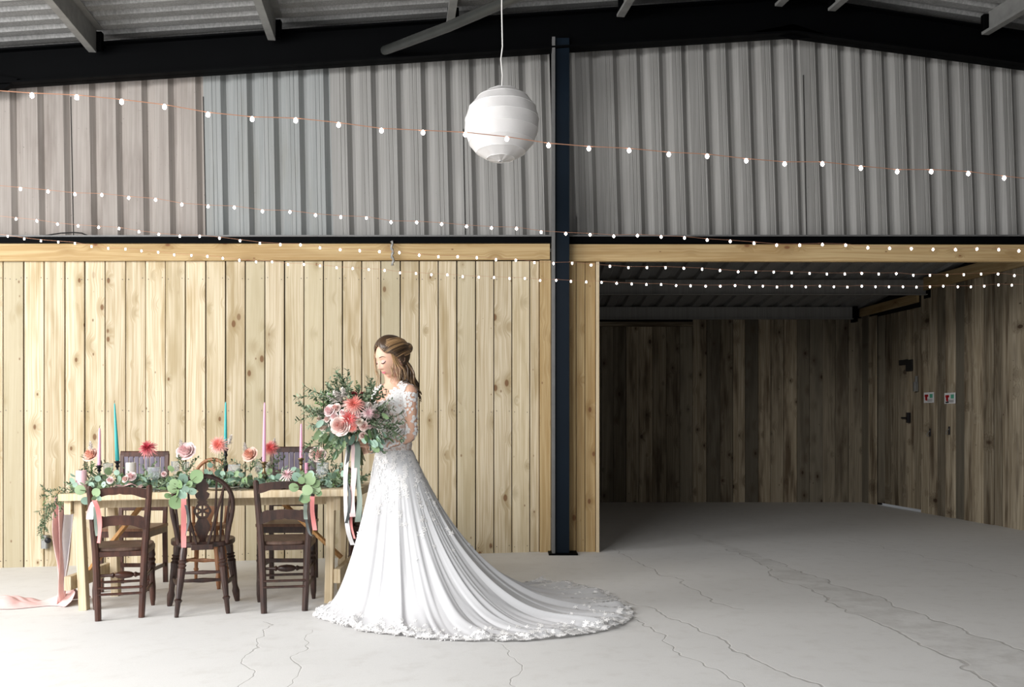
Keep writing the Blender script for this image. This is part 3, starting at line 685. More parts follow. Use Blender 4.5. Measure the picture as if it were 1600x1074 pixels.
# ------------------------------------------------------------------ chairs
def wavy(w0, zb, zt_, n=20, top=.0, kind=0):
    """outline of a shaped chair rail; w0 half width"""
    up = []; dn = []
    for i in range(n+1):
        t = -1+2*i/n; a = abs(t)
        cu = zt_+.022*math.cos(t*PI/2)**.7*(1 if a < .999 else 0)
        if kind and .66 < a < .82: cu += .010*math.sin((a-.66)/.16*PI)
        cd = zb+.016*math.cos(t*PI)*.5+.020*(1-a**2)-.006*math.sin(a*PI*3)*(1-a)
        up.append((t*w0, cu)); dn.append((t*w0, cd))
    return up+dn[::-1]
TURN = [(0, .012), (.05, .015), (.12, .019), (.3, .022), (.5, .018), (.62, .022), (.66, .027), (.70, .02), (.74, .027), (.78, .02), (.82, .026), (.88, .022), (1, .024)]
def ladder_chair(name, label, x, y, rz, mat, group, zoff=0):
    t = thing(name, label, 'chair', (x, y, zf(x)), rz, group)
    def fz(lx, ly):  # local floor height, so that every foot stands on the sloping floor
        wx = x+lx*math.cos(rz)-ly*math.sin(rz); return zf(wx)-zf(x)
    for s in (-1, 1):
        mb = MB(); b0 = Vector((s*.130, -.235, fz(s*.13, -.235))); b1 = Vector((s*.148, -.205, .44)); b2 = Vector((s*.180, -.265, .855))
        q = lerp(b0, b1, .5)+Vector((0, .012, 0)); q2 = lerp(b1, b2, .5)+Vector((0, .010, 0))
        mb.tube([b0, q, b1, q2, b2, b2+Vector((0, 0, .012))], [.020, .022, .023, .021, .019, .010], 8, val=.5, nrm=(1, 1, 0)); mb.build('back_post', mat, t, 30)
        mb = MB(); mb.turned((s*.185, .215, fz(s*.185, .215)), (s*.175, .195, .435), TURN, 10); mb.build('leg', mat, t)
        for z in (.15, .25):
            mb = MB(); mb.tube([(s*.136, -.22, z), (s*.18, .208, z+.01)], [.009, .010], 6); mb.build('side_stretcher', mat, t)
    mb = MB(); o = wavy(.172, .785, .835); mb.prism(o, -.268, -.246); mb.build('crest_rail', mat, t, 30)
    mb = MB(); o = wavy(.158, .585, .650, kind=1); mb.prism(o, -.240, -.222); mb.build('middle_rail', mat, t, 30)
    # seat
    mb = MB(); rows = []
    ol = []
    for k in range(28):
        a = 2*PI*k/28; cx, sy = math.cos(a), math.sin(a); px = math.copysign(abs(cx)**.55, cx); py = math.copysign(abs(sy)**.55, sy)
        wx = lerp(.168, .212, (py+1)/2); ol.append((px*wx, py*.215+.0))
    for z, k in ((.436, .97), (.442, 1.0), (.456, 1.0), (.462, .975), (.460, .86), (.456, .5), (.455, .02)): rows.append([Vector((p[0]*k, p[1]*k, z)) for p in ol])
    mb.grid(rows, closed=True); mb.add(rows[0], [tuple(range(27, -1, -1))]); st = mb.build('seat', M_SEAT, t, 40)
    mb = MB()
    rr_ = [Vector((s*wx, yy_, .42)) for s, wx, yy_ in ((-1, .150, -.20), (1, .150, -.20), (1, .19, .20), (-1, .19, .20))]
    for i in range(4): mb.bar(rr_[i], rr_[(i+1) % 4], .02, .034, (0, 0, 1), .002)
    mb.build('seat_frame', mat, st, 30)
    mb = MB(); mb.turned((-.178, .207, .225), (.178, .207, .225), [(0, .010), (.25, .011), (.30, .020), (.33, .011), (.36, .018), (.40, .022), (.5, .026), (.6, .022), (.64, .018), (.67, .011), (.70, .020), (.75, .011), (1, .010)], 10); mb.build('turned_stretcher', mat, t)
    for z in (.19,): 
        mb = MB(); mb.tube([(-.18, .207, z-.01), (.18, .207, z-.01)], .009, 6); mb.build('stretcher', mat, t)
    for z in (.165, .205):
        mb = MB(); mb.tube([(-.134, -.228, z), (.134, -.228, z)], .0085, 6); mb.build('stretcher', mat, t)
    return t
def yaw_place(un, vn, uf, vf):
    """floor points of the near and far foot pairs -> centre and yaw"""
    def g(u, v):
        x = (u-800)*6.6/F
        for _ in range(6): y = (CH-zf(x))*F/(v-HV); x = (u-800)*y/F
        return Vector((x, y, 0))
    a, b = g(un, vn), g(uf, vf); d = b-a; return (a+b)/2, math.atan2(-d.x, d.y)
c, r = yaw_place(187, 969.5, 195, 948)
ladder_chair('ladder_back_chair', 'dark reddish ladder-back chair in front of the left end of the table', c.x, c.y, r, M_DARK, 'wooden chairs at the table')
c3, r3 = yaw_place(444.5, 957.5, 448, 937.5)
ladder_chair('ladder_back_chair', 'near-black ladder-back chair in front of the right end of the table', c3.x, c3.y, r3, M_DARK2, 'wooden chairs at the table')
C1 = (c, r); C3 = (c3, r3)

def windsor_chair(label, x, y, rz, mat, group, full=True, H=.93, name='wheel_back_chair'):
    t = thing(name, label, 'chair', (x, y, zf(x)), rz, group)
    def fz(lx, ly): return zf(x+lx*math.cos(rz)-ly*math.sin(rz))-zf(x)
    LEG = [(0, .013), (.06, .015), (.20, .017), (.235, .026), (.26, .017), (.45, .022), (.60, .024), (.68, .027), (.70, .021), (.735, .029), (.75, .020), (.785, .028), (.80, .021), (.9, .024), (1, .02)]
    LEGF = [(0, .016), (.08, .022), (.18, .026), (.24, .019), (.28, .018), (.45, .024), (.60, .026), (.68, .030), (.70, .021), (.735, .031), (.75, .020), (.785, .030), (.80, .021), (.9, .026), (1, .022)]
    for s in (-1, 1):
        mb = MB(); mb.turned((s*.160, -.235, fz(s*.16, -.235)), (s*.115, -.15, .445), LEG, 10); mb.build('leg', mat, t)
        mb = MB(); mb.turned((s*.225, .235, fz(s*.225, .235)), (s*.165, .14, .445), LEGF, 10); mb.build('leg', mat, t)
        mb = MB(); mb.turned((s*.142, -.20, .19), (s*.20, .20, .19), [(0, .008), (.3, .012), (.5, .017), (.7, .012), (1, .008)], 8); mb.build('side_stretcher', mat, t)
    mb = MB(); mb.turned((-.166, .0, .195), (.166, .0, .195), [(0, .008), (.3, .012), (.5, .017), (.7, .012), (1, .008)], 8); mb.build('stretcher', mat, t)
    mb = MB(); mb.turned((-.128, -.185, .275), (.128, -.185, .275), [(0, .008), (.3, .011), (.5, .014), (.7, .011), (1, .008)], 8); mb.build('stretcher', mat, t)
    ol = []
    for k in range(32):
        a = 2*PI*k/32; cx, sy = math.cos(a), math.sin(a); px = math.copysign(abs(cx)**.7, cx); py = math.copysign(abs(sy)**.7, sy)
        ol.append((px*lerp(.185, .225, (py+1)/2), py*.205+.0))
    rows = [[Vector((p[0]*k, p[1]*k, z)) for p in ol] for z, k in ((.438, .93), (.446, 1.0), (.470, 1.0), (.476, .97), (.468, .82), (.462, .5), (.462, .02))]
    mb = MB(); mb.grid(rows, closed=True); mb.add(rows[0], [tuple(range(31, -1, -1))])
    if full: mb.box((0, -.215, .448), (.14, .09, .034), None, .006)
    mb.build('seat', mat, t, 40)
    zb = .462
    def bow(a):  # a in 0..pi
        px = math.cos(a); pz = math.sin(a); k = (1-pz); wx = .235-.085*k**2.2
        z = zb+(H-.02-zb)*(math.sin(a)**.62 if pz > 0 else 0); yb_ = -.150-.115*(z-zb)/(H-zb)
        return Vector((px*wx, yb_, z))
    n = 28; mb = MB(); mb.tube([bow(PI*i/n) for i in range(n+1)], .0155, 8, nrm=(0, 1, 0)); mb.build('bow', mat, t, 60)
    def by(z): return -.150-.115*(z-zb)/(H-zb)
    def bowz(x):
        best = min(((abs(bow(PI*i/80).x-x), bow(PI*i/80).z) for i in range(6, 75))); return best[1]
    for x_ in (-.155, -.118, -.080, .080, .118, .155):
        mb = MB(); top = bowz(x_*1.12); mb.tube([(x_*.92, by(zb), zb-.005), (x_*1.02, by((zb+top)/2), (zb+top)/2), (x_*1.12, by(top), top)], [.007, .0085, .006], 6); mb.build('spindle', mat, t)
    if full:
        for s in (-1, 1):
            mb = MB(); mb.tube([(s*.035, -.245, .462), (s*.135, by(.83)-.004, .835)], [.009, .008], 6); mb.build('brace_stick', mat, t)
    # pierced splat: lobed boards above and below a wheel
    def lobed(pts): return [(x_, z_) for x_, z_ in pts]+[(-x_, z_) for x_, z_ in pts[::-1]]
    mb = MB(); sc = (H-zb)/.468
    def zz(q): return zb+q*sc
    mb.prism(lobed([(.024, zz(0)), (.020, zz(.03)), (.044, zz(.09)), (.050, zz(.12)), (.040, zz(.145)), (.030, zz(.165)), (.022, zz(.178))]), -.012, 0)
    mb.prism(lobed([(.020, zz(.272)), (.034, zz(.285)), (.022, zz(.300)), (.040, zz(.318)), (.046, zz(.340)), (.024, zz(.358)), (.036, zz(.376)), (.042, zz(.40)), (.024, zz(.42)), (.026, zz(.445))]), -.012, 0)
    zc = zz(.225); ringo = []
    for rr0, wd_ in ((.044, .010),):
        vs = []; N_ = 24
        for k in range(N_):
            a = 2*PI*k/N_
            ro = rr0+wd_*(1+.35*math.cos(a*6))
            vs += [(math.cos(a)*(rr0-wd_*.4), -.012, zc+math.sin(a)*(rr0-wd_*.4)), (math.cos(a)*ro, -.012, zc+math.sin(a)*ro), (math.cos(a)*ro, 0, zc+math.sin(a)*ro), (math.cos(a)*(rr0-wd_*.4), 0, zc+math.sin(a)*(rr0-wd_*.4))]
        fs = [(4*k+j, 4*((k+1) % N_)+j, 4*((k+1) % N_)+(j+1) % 4, 4*k+(j+1) % 4) for k in range(N_) for j in range(4)]
        mb.add(vs, fs)
    for k in range(6):
        a = PI/6+k*PI/3; mb.bar((0, -.006, zc), (math.cos(a)*.046, -.006, zc+math.sin(a)*.046), .012, .010, (0, 1, 0))
    mb.lathe([(.0, -.013), (.014, -.013), (.014, .001), (0, .001)], (0, 0, zc), 10, (0, 1, 0))
    a_ = math.atan2(-.115, H-zb); M = Matrix.Translation((0, -.148, zb)) @ Matrix.Rotation(-a_, 4, 'X') @ Matrix.Translation((0, 0, -zb)); mb.xf(M)
    mb.build('pierced_splat', mat, t, 30)
    return t
c2, r2 = yaw_place(316, 964, 318.5, 942); C2 = (c2, r2)
windsor_chair('dark hoop-backed chair with a pierced wheel splat, in front of the table middle', c2.x, c2.y, r2, M_DARK2, 'wooden chairs at the table')
wc = windsor_chair('worn brown hoop-backed chair behind the middle of the table', X(320, 7.75), 7.72, PI-.03, M_ORANGE, 'wooden chairs at the table', False, .99, 'spindle_back_chair'); wc.scale = (.82, .85, 1)

def panel_chair(label, x, y, rz, mat, group, seatmat):
    t = thing('panel_back_chair', label, 'chair', (x, y, zf(x)), rz, group)
    def fz(lx, ly): return zf(x+lx*math.cos(rz)-ly*math.sin(rz))-zf(x)
    for s in (-1, 1):
        mb = MB(); mb.bar((s*.175, -.22, fz(s*.175, -.22)), (s*.175, -.20, .46), .036, .030, (0, 1, 0), .003); mb.bar((s*.175, -.20, .46), (s*.178, -.25, 1.03), .034, .026, (0, 1, 0), .004); mb.build('back_post', mat, t, 30)
        mb = MB(); mb.bar((s*.175, .20, fz(s*.175, .2)), (s*.175, .20, .42), .036, .036, (0, 1, 0), .003); mb.build('leg', mat, t, 30)
        mb = MB(); mb.bar((s*.175, -.21, .15), (s*.175, .20, .15), .016, .028, (0, 0, 1), .002); mb.build('side_stretcher', mat, t, 30)
    mb = MB(); mb.bar((-.19, -.25, 1.025), (.19, -.25, 1.025), .028, .052, (0, 0, 1), .008); mb.build('top_rail', mat, t, 30)
    mb = MB(); mb.bar((-.165, -.232, .845), (.165, -.232, .845), .022, .045, (0, 0, 1), .003); mb.build('panel_rail', mat, t, 30)
    mb = MB(); mb.bar((-.165, -.212, .60), (.165, -.212, .60), .022, .045, (0, 0, 1), .003); mb.build('lower_rail', mat, t, 30)
    for k in range(8):
        mb = MB(); x_ = -.145+k*.0414; mb.box((x_, -.241, .935), (.038, .010, .145), None, .004); mb.build('slat', M_REED, t, 30)
    for k in (-1, 0, 1):
        mb = MB(); mb.bar((k*.055, -.214, .61), (k*.055, -.23, .835), .016, .014, (0, 1, 0), .002); mb.build('spindle', mat, t, 30)
    mb = MB()
    mb.box((0, 0, .435), (.385, .44, .05), None, .006); mb.build('seat_frame', mat, t, 30)
    mb = MB(); mb.box((0, .01, .468), (.40, .44, .022), None, .008); mb.build('seat', seatmat, t, 30)
    mb = MB(); mb.bar((-.165, .20, .20), (.165, .20, .20), .018, .03, (0, 0, 1), .002); mb.build('stretcher', mat, t, 30)
    return t
def pc(u, y): return X(u, y)
panel_chair('brown chair with a purple-grey reeded back panel behind the left of the table', pc(212, 7.78), 7.74, PI+.02, M_DARK, 'wooden chairs at the table', M_MID)
panel_chair('dark chair with a purple-grey reeded back panel behind the right of the table', pc(452, 7.78), 7.74, PI+.02, M_DARK2, 'wooden chairs at the table', M_MID)
ladder_chair('ladder_back_chair', 'dark chair standing sideways behind the bride, mostly hidden', -1.02, 7.72, -PI/2+.04, M_DARK, 'wooden chairs at the table')

# ------------------------------------------------------------------ cloth runner at the left end
cl = thing('pink_gauze_runner', 'pink and grey gauze cloth hanging off the left table end onto the floor', 'cloth', (-3.15, 7.0, zf(-3.15)))
O = Vector(cl.location)
def hang(name, mat, keys, yc, amp, fold, side):
    rows = []
    for i in range(25):
        t = i/24; k = t*(len(keys)-1); a = int(min(k, len(keys)-2)); f = k-a
        z = lerp(keys[a][0], keys[a+1][0], f); ul = lerp(keys[a][1], keys[a+1][1], f); ur = lerp(keys[a][2], keys[a+1][2], f)
        row = []
        for j in range(33):
            s = j/32; x = X(lerp(ul, ur, s), yc); a_ = amp*(.5+.8*t*(1-t)*2)
            row.append(Vector((x+.006*math.sin(t*5+s*9), yc+a_*math.sin(s*fold*2*PI+math.sin(t*3)*.8)+.012*math.sin(t*9+s*5), z))-O)
        rows.append(row)
    mb = MB(); mb.grid(rows); o = mb.build(name, mat, cl, 180); sm = o.modifiers.new('s', 'SOLIDIFY'); sm.thickness = .002
zf0 = zf(-3.15)
zr = [Z(v, 7.0) for v in (776, 800, 840, 880, 915, 938)]; zr[-1] = zf0+.012
hang('pink_drape', M_CLOTH, list(zip(zr, (85, 82, 85, 92, 92, 88), (99, 99, 98, 99, 99, 97))), 7.02, .045, 2.2, 0)
hang('grey_drape', M_CLOTH2, list(zip(zr, (96, 97, 96, 97, 97, 94), (116, 117, 113, 110, 103, 98))), 7.05, .022, 1.7, 1)
mb = MB(); rows = []
for i in range(19):
    s = i/18; x = lerp(-3.69, -3.10, s); row = []
    for j in range(19):
        t = j/18; wd_ = .15+.05*math.sin(s*7)-.06*(s < .1); y = 7.08+(t-.5)*2*wd_+.03*math.sin(s*9); e = 1-abs(2*t-1)**2.2
        h = (.040+.05*sstep(.55, 1, s)+.025*math.sin(s*6+1)) * e*(.55+.45*abs(math.sin(s*11+t*7+math.sin(t*9)*1.2)))
        row.append(Vector((x+.03*math.sin(t*8), y, zf(x)+.004+h))-O)
    rows.append(row)
mb.grid(rows); mb.build('floor_puddle', M_CLOTH, cl, 180).modifiers.new('s', 'SUBSURF').levels = 1
mb = MB(); rows = []
for i in range(15):
    s = i/14; x = lerp(-3.07, -1.2, s)
    rows.append([Vector((x, 6.96+.28*(j/8)+.03*math.sin(s*14+j), zt(x)+.004+.006*(1+math.sin(s*31+j*1.7))))-O for j in range(9)])
mb.grid(rows); mb.build('runner_on_table', M_CLOTH, cl, 180)

# ------------------------------------------------------------------ things on the table
def OT(x, y): return Vector((x, y, zt(x)))
def candle(u, y, vt, vb, r0, r1, mat, label, du=0, cat='candle', group=None, wick=True, taper=True):
    a = W(u, vb, y); b = W(u+du, vt, y); t = thing('taper_candle' if taper else 'pillar_candle', label, 'candle', a, 0, group or ('taper candles' if taper else 'pillar candles'))
    d = b-a; mb = MB()
    if taper: mb.turned((0, 0, 0), d, [(0, r0*.8), (.03, r0), (.5, lerp(r0, r1, .45)), (.9, r1), (.97, r1*.8), (1, r1*.25)], 12)
    else: mb.turned((0, 0, 0), d, [(0, r0*.98), (.03, r0), (.93, r0), (.98, r0*.93), (1.0, r0*.8), (.985, .001)], 20)
    wx = mb.build('wax', mat, t)
    if wick: mb = MB(); mb.tube([d*.97, d+Vector((0, 0, .012)), d+Vector((.003, 0, .018))], .0015, 5); mb.build('wick', M_WICK, wx)
    return a
def holder(a, label, mat, brass=True, pan=.024):
    x, y, z = a; b = OT(x, y); h = z-b.z; t = thing('candle_holder', label, 'candle holder', b, 0, 'candle holders')
    mb = MB(); H_ = h+.004
    mb.lathe([(.036, 0), (.038, .006), (.026, .016), (.012, .026), (.010, H_*.28), (.018, H_*.33), (.009, H_*.38), (.016, H_*.48), (.020, H_*.56), (.010, H_*.64), (.008, H_*.75), (.016, H_*.80), (.010, H_*.86), (.016, H_*.93)], (0, 0, 0), 14); mb.build('stem', mat, t)
    mb = MB(); mb.lathe([(.012, H_*.9), (pan, H_*.955), (pan, H_*.975), (.013, H_*.965), (.013, H_), (.0105, H_), (.0105, H_*.93)], (0, 0, 0), 14); mb.build('drip_pan', mat, t)
for (u, y, vt, vb, r0, r1, mt, lb, du, hl, hm, pan) in (
    (155, 6.95, 669, 728, .0125, .008, M_PINKWAX, 'short lilac pink taper candle at the left end of the table', .6, 'dark metal holder under the leftmost pink taper', M_DKMETAL, .026),
    (183.5, 7.10, 630, 721, .015, .006, M_TEAL, 'teal taper candle leaning at the left of the table', -4.5, 'dark metal holder under the left teal taper', M_DKMETAL, .024),
    (352.5, 7.20, 628, 700, .013, .007, M_TEAL, 'teal taper candle rising behind the salmon dahlia, table middle', .2, 'dark holder under the middle teal taper', M_DKMETAL, .022),
    (412.5, 6.95, 629, 722.5, .0135, .0075, M_PINKWAX, 'tallest lilac pink taper candle beside the red dahlia right of centre', 1.0, 'brass holder under the tallest pink taper', M_BRASS, .028),
    (470.5, 7.00, 662, 716.5, .0125, .0075, M_PINKWAX, 'pink taper candle nearest the bride, on a brass stick', .2, 'brass candlestick nearest the bride', M_BRASS, .024)):
    a = candle(u, y, vt, vb, r0, r1, mt, lb, du); holder(a, hl, hm, pan=pan)
def pillar(u, y, vt, r, mt, lb, base=None):
    x = X(u, y); z = zt(x)+(.012 if base else .002); a = Vector((x, y, z)); t = thing('pillar_candle', lb, 'candle', a, 0, 'pillar candles'); h = Z(vt, y)-z
    mb = MB(); mb.lathe([(r*.97, 0), (r, .004), (r, h-.008), (r*.94, h), (r*.6, h-.004), (0, h-.006)], (0, 0, 0), 20); wx = mb.build('wax', mt, t)
    mb = MB(); mb.tube([(0, 0, h-.01), (0, 0, h+.012)], .0018, 5); mb.build('wick', M_WICK, wx)
    if base:
        p = thing('candle_plate', base, 'plate', (x, y, zt(x)+.001)); mb = MB(); mb.lathe([(0, 0), (r*1.2, 0), (r*1.5, .006), (r*1.5, .010), (r*1.2, .008), (0, .008)], (0, 0, 0), 20); mb.build('dish', M_GALV_D, p)
pillar(127, 6.84, 735.5, .036, M_PALEPINK, 'thick pale pink pillar candle at the left end of the table', 'small tin dish under the pink pillar candle')
pillar(204.5, 7.20, 723, .036, M_WHITEWAX, 'short ivory pillar candle in front of the left reeded chair back')
pillar(420, 7.22, 722, .024, M_WHITEWAX, 'slim ivory pillar candle right of the tallest pink taper')
pillar(479, 7.25, 723.5, .014, M_PINKWAX, 'small lilac candle just right of the brass candlestick')

def goblet(u, y, vt, r, lb, tall=.0):
    x = X(u, y); a = OT(x, y)+Vector((0, 0, .001)); h = Z(vt, y)-a.z; t = thing('cut_glass_goblet', lb, 'glass', a, 0, 'glasses on the table')
    bz = h-.085-tall
    mb = MB(); rows = [(r*.85, 0), (r*.85, .004), (.009, .010), (.007, bz*.5), (.008, bz*.9), (r*.45, bz), (r*.86, bz+.02), (r*.97, bz+.045), (r, h), (r*.95, h), (r*.9, bz+.045), (r*.75, bz+.024), (0, bz+.012)]
    mb.lathe(rows, (0, 0, 0), 18); bw = mb.build('bowl', M_GLASS, t, 50)
    mb = MB()
    for k in range(10):
        a_ = 2*PI*k/10
        for zz_ in (.020, .040): mb.lathe([(0, 0), (r*.20, .002), (0, .006)], (math.cos(a_)*r*.93, math.sin(a_)*r*.93, bz+zz_), 4, (math.cos(a_), math.sin(a_), 0))
    tag(mb.build('cut_facets', M_GLASS, bw, 0), kind='stuff')
    mb = MB(); mb.lathe([(r*.98, h-.006), (r*1.01, h-.002), (r*.98, h)], (0, 0, 0), 18); mb.build('rim', M_GLASS, bw)
goblet(169, 7.05, 724, .034, 'cut glass goblet between the leftmost pink taper and the teal taper')
goblet(241, 6.90, 730, .045, 'wide cut glass goblet beneath the first red dahlia', .01)
goblet(274, 7.15, 721, .030, 'cut glass goblet left of the pale pink rose')
goblet(290, 7.22, 722, .026, 'small glass behind the hoop-backed chair top, under the pale pink rose')
goblet(366, 6.95, 726, .043, 'cut glass goblet between the salmon dahlia and the peach rose', .01)
goblet(405, 7.12, 722, .030, 'cut glass goblet left of the slim ivory pillar candle')
goblet(504, 6.92, 723, .043, 'cut glass goblet at the right end below the pink rose', .012)
for u, lb in ((203, 'white dinner plate with pink napkin at the left place'), (345, 'white dinner plate at the middle place, seen through the hoop-backed chair'), (430, 'white dinner plate at the right place behind the garland')):
    x = X(u, 6.86); p = thing('dinner_plate', lb, 'plate', OT(x, 6.86)+Vector((0, 0, .007)), 0, 'plates')
    mb = MB(); mb.lathe([(0, .002), (.075, 0), (.085, .004), (.125, .014), (.128, .016), (.122, .017), (.085, .008), (0, .006)], (0, 0, 0), 28); mb.build('plate', M_WHITEPL, p)
    if u == 203:
        q = thing('folded_napkin', 'pink folded napkin lying on the left plate', 'napkin', OT(x, 6.86)+Vector((0, 0, .022)))
        mb = MB(); mb.grid([[Vector((-.09+.18*i/8, -.06+.12*j/6, .012+.012*math.sin(i*1.3+j)+.02*(1-abs(i-4)/4))) for j in range(7)] for i in range(9)]); mb.build('cloth', M_CLOTH, q, 180)
def fork(u, y, rz, lb, knife=False):
    x = X(u, y); t = thing('knife' if knife else 'fork', lb, 'cutlery', OT(x, y)+Vector((0, 0, .004)), rz, 'cutlery on the table'); 
    mb = MB(); mb.bar((0, -.09, .001), (0, .02, .004), .010, .003, (1, 0, 0)); mb.build('handle', M_SILVER, t)
    mb = MB()
    if knife: mb.box((.001, .065, .004), (.016, .10, .002), None)
    else:
        mb.bar((0, .02, .004), (0, .045, .006), .018, .003, (1, 0, 0))
        for k in range(4): mb.bar((-.009+k*.006, .04, .006), (-.009+k*.006, .085, .009), .0028, .002, (1, 0, 0))
    mb.build('blade' if knife else 'tines', M_SILVER, t)
for i, (u, k, lb) in enumerate(((246, 0, 'outer silver fork right of the first plate'), (252, 0, 'inner silver fork right of the first plate'), (258, 1, 'silver knife left of the hoop-backed chair top'), (371, 0, 'silver fork right of the hoop-backed chair top'), (377, 0, 'second silver fork right of the hoop-backed chair top'), (384, 1, 'silver knife left of the right ladder-back chair'), (497, 0, 'silver fork at the right end of the table'), (505, 1, 'silver knife at the right end of the table'))):
    fork(u, 6.80, -.25+.05*(i % 3), lb, bool(k))

# ------------------------------------------------------------------ flowers
def rot_to(n):
    return Vector((0, 0, 1)).rotation_difference(Vector(n).normalized()).to_matrix().to_4x4()
def rose_mesh(mat, R=.03, layers=5, seed=0, name='bloom', open_=1.0):
    rd = random.Random(seed); mb = MB()
    for L in range(layers):
        q = L/(layers-1); r = R*(.22+.78*q); npet = 3+L; h = R*(1.15-.35*q); op = (.05+.75*q**1.5)*open_
        for k in range(npet):
            a0 = 2*PI*k/npet+L*.7+rd.uniform(-.15, .15); wd_ = 2*PI/npet*1.25; rows = []
            for i in range(4):
                t = i/3; row = []
                for j in range(5):
                    s = (j/4-.5); rr_ = r*(.35+.65*math.sin(t*PI*.5)**.8)*(1-.10*abs(s)*2)+op*R*.35*t*t; a = a0+s*wd_
                    zz_ = h*t*(1-.35*(2*abs(s))**2.5*t)-op*R*.35*t**3-R*.35*q
                    row.append(Vector((rr_*math.cos(a), rr_*math.sin(a), zz_)))
                rows.append(row)
            mb.grid(rows, val=max(0, min(1, (1-q)**1.3*.8+rd.uniform(-.1, .1))))
    mb.lathe([(0, -R*.45), (R*.3, -R*.4), (R*.5, -R*.1), (R*.1, R*.5)], (0, 0, 0), 8, val=.6)
    return mb.mesh(name, mat, 180)
def dahlia_mesh(mat, R=.045, n=90, seed=0, name='bloom'):
    rd = random.Random(seed); mb = MB()
    for k in range(n):
        q = (k+.5)/n; a = k*2.39996; el = lerp(1.45, -.15, q**.75)+rd.uniform(-.08, .08); L = R*lerp(.55, 1.0, q**.6)*rd.uniform(.9, 1.1)
        d = Vector((math.cos(a)*math.cos(el), math.sin(a)*math.cos(el), math.sin(el)))
        mb.leaf(d*R*.10, d, Vector((0, 0, 1))+d*.01, L*rd.choice((.8, 1, 1.15)), R*.115, max(0, min(1, 1.15-q*1.25)), cup=.35)
    mb.lathe([(0, -R*.15), (R*.2, -R*.05), (R*.15, R*.2), (0, R*.3)], (0, 0, 0), 8, val=1.0)
    return mb.mesh(name, mat, 60)
def plume_mesh(mat, H_=.08, seed=0, name='plume'):
    rd = random.Random(seed); mb = MB()
    for k in range(120):
        t = rd.random()**.8; a = rd.uniform(0, 2*PI); el = rd.uniform(.3, 1.1); L = H_*.42*(1-t*.75)*rd.uniform(.6, 1.1)
        d = Vector((math.cos(a)*math.cos(el), math.sin(a)*math.cos(el), math.sin(el)))
        mb.leaf((0, 0, t*H_*.8), d, (0, 0, 1), L*1.15, .0075, rd.random(), cup=.1)
    return mb.mesh(name, mat, 60)
def sprig_mesh(mat, L=.12, n=9, lw=.011, ll=.030, seed=0, bend=.3, name='leaf_sprig', stem=True):
    rd = random.Random(seed); mb = MB(); pts = []
    for i in range(n+1):
        t = i/n; pts.append(Vector((bend*L*t*t, 0, L*t)))
    if stem: mb.tube(pts, [.0016]*(n)+[.0006], 4, False, .1)
    for i in range(1, n+1):
        for s in (-1, 1):
            a = rd.uniform(0, PI)+s*PI/2; d = Vector((math.cos(a)*.8, math.sin(a)*.8, .75+rd.uniform(-.3, .3)))
            mb.leaf(pts[i], d, Vector((rd.uniform(-.5, .5), rd.uniform(-.5, .5), 1)), ll*rd.uniform(.7, 1.1), lw, rd.random())
    return mb.mesh(name, mat, 60)
def roundleaf_mesh(mat, d=.05): 
    mb = MB(); mb.leaf((0, 0, 0), (0, 0, 1), (0, -1, 0), d, d*.95, .6, True, cup=.10); return mb.mesh('leaf', mat, 60)
ROSES = {'peach': rose_mesh(M_PEACH, .028, 5, 1), 'pink': rose_mesh(M_PINKR, .030, 5, 2), 'blush': rose_mesh(M_ROSE, .030, 6, 3), 'cream': rose_mesh(M_ROSEW, .028, 5, 4)}
DAHL = {'red': dahlia_mesh(M_DAHLR, .046, 120, 5), 'salmon': dahlia_mesh(M_DAHLP, .047, 120, 6), 'coral': dahlia_mesh(M_DAHL, .041, 120, 7), 'pale': dahlia_mesh(M_DAHLW, .046, 60, 8)}
PLUME = [plume_mesh(M_PLUME, .085, 9), plume_mesh(M_PLUME, .07, 10)]
OLSPR = [sprig_mesh(M_OLIVE, .13, 9, .0125, .036, s, .3) for s in range(4)]
SMSPR = [sprig_mesh(M_EUC_G, .10, 8, .012, .022, 20+s, .25) for s in range(3)]
RL = roundleaf_mesh(M_EUC, .055); RLG = roundleaf_mesh(M_EUC_G, .06)
def Mat(p, d, s=1.0, spin=0.0):
    return Matrix.Translation(p) @ rot_to(d) @ Matrix.Rotation(spin, 4, 'Z') @ Matrix.Diagonal((s, s, s, 1))

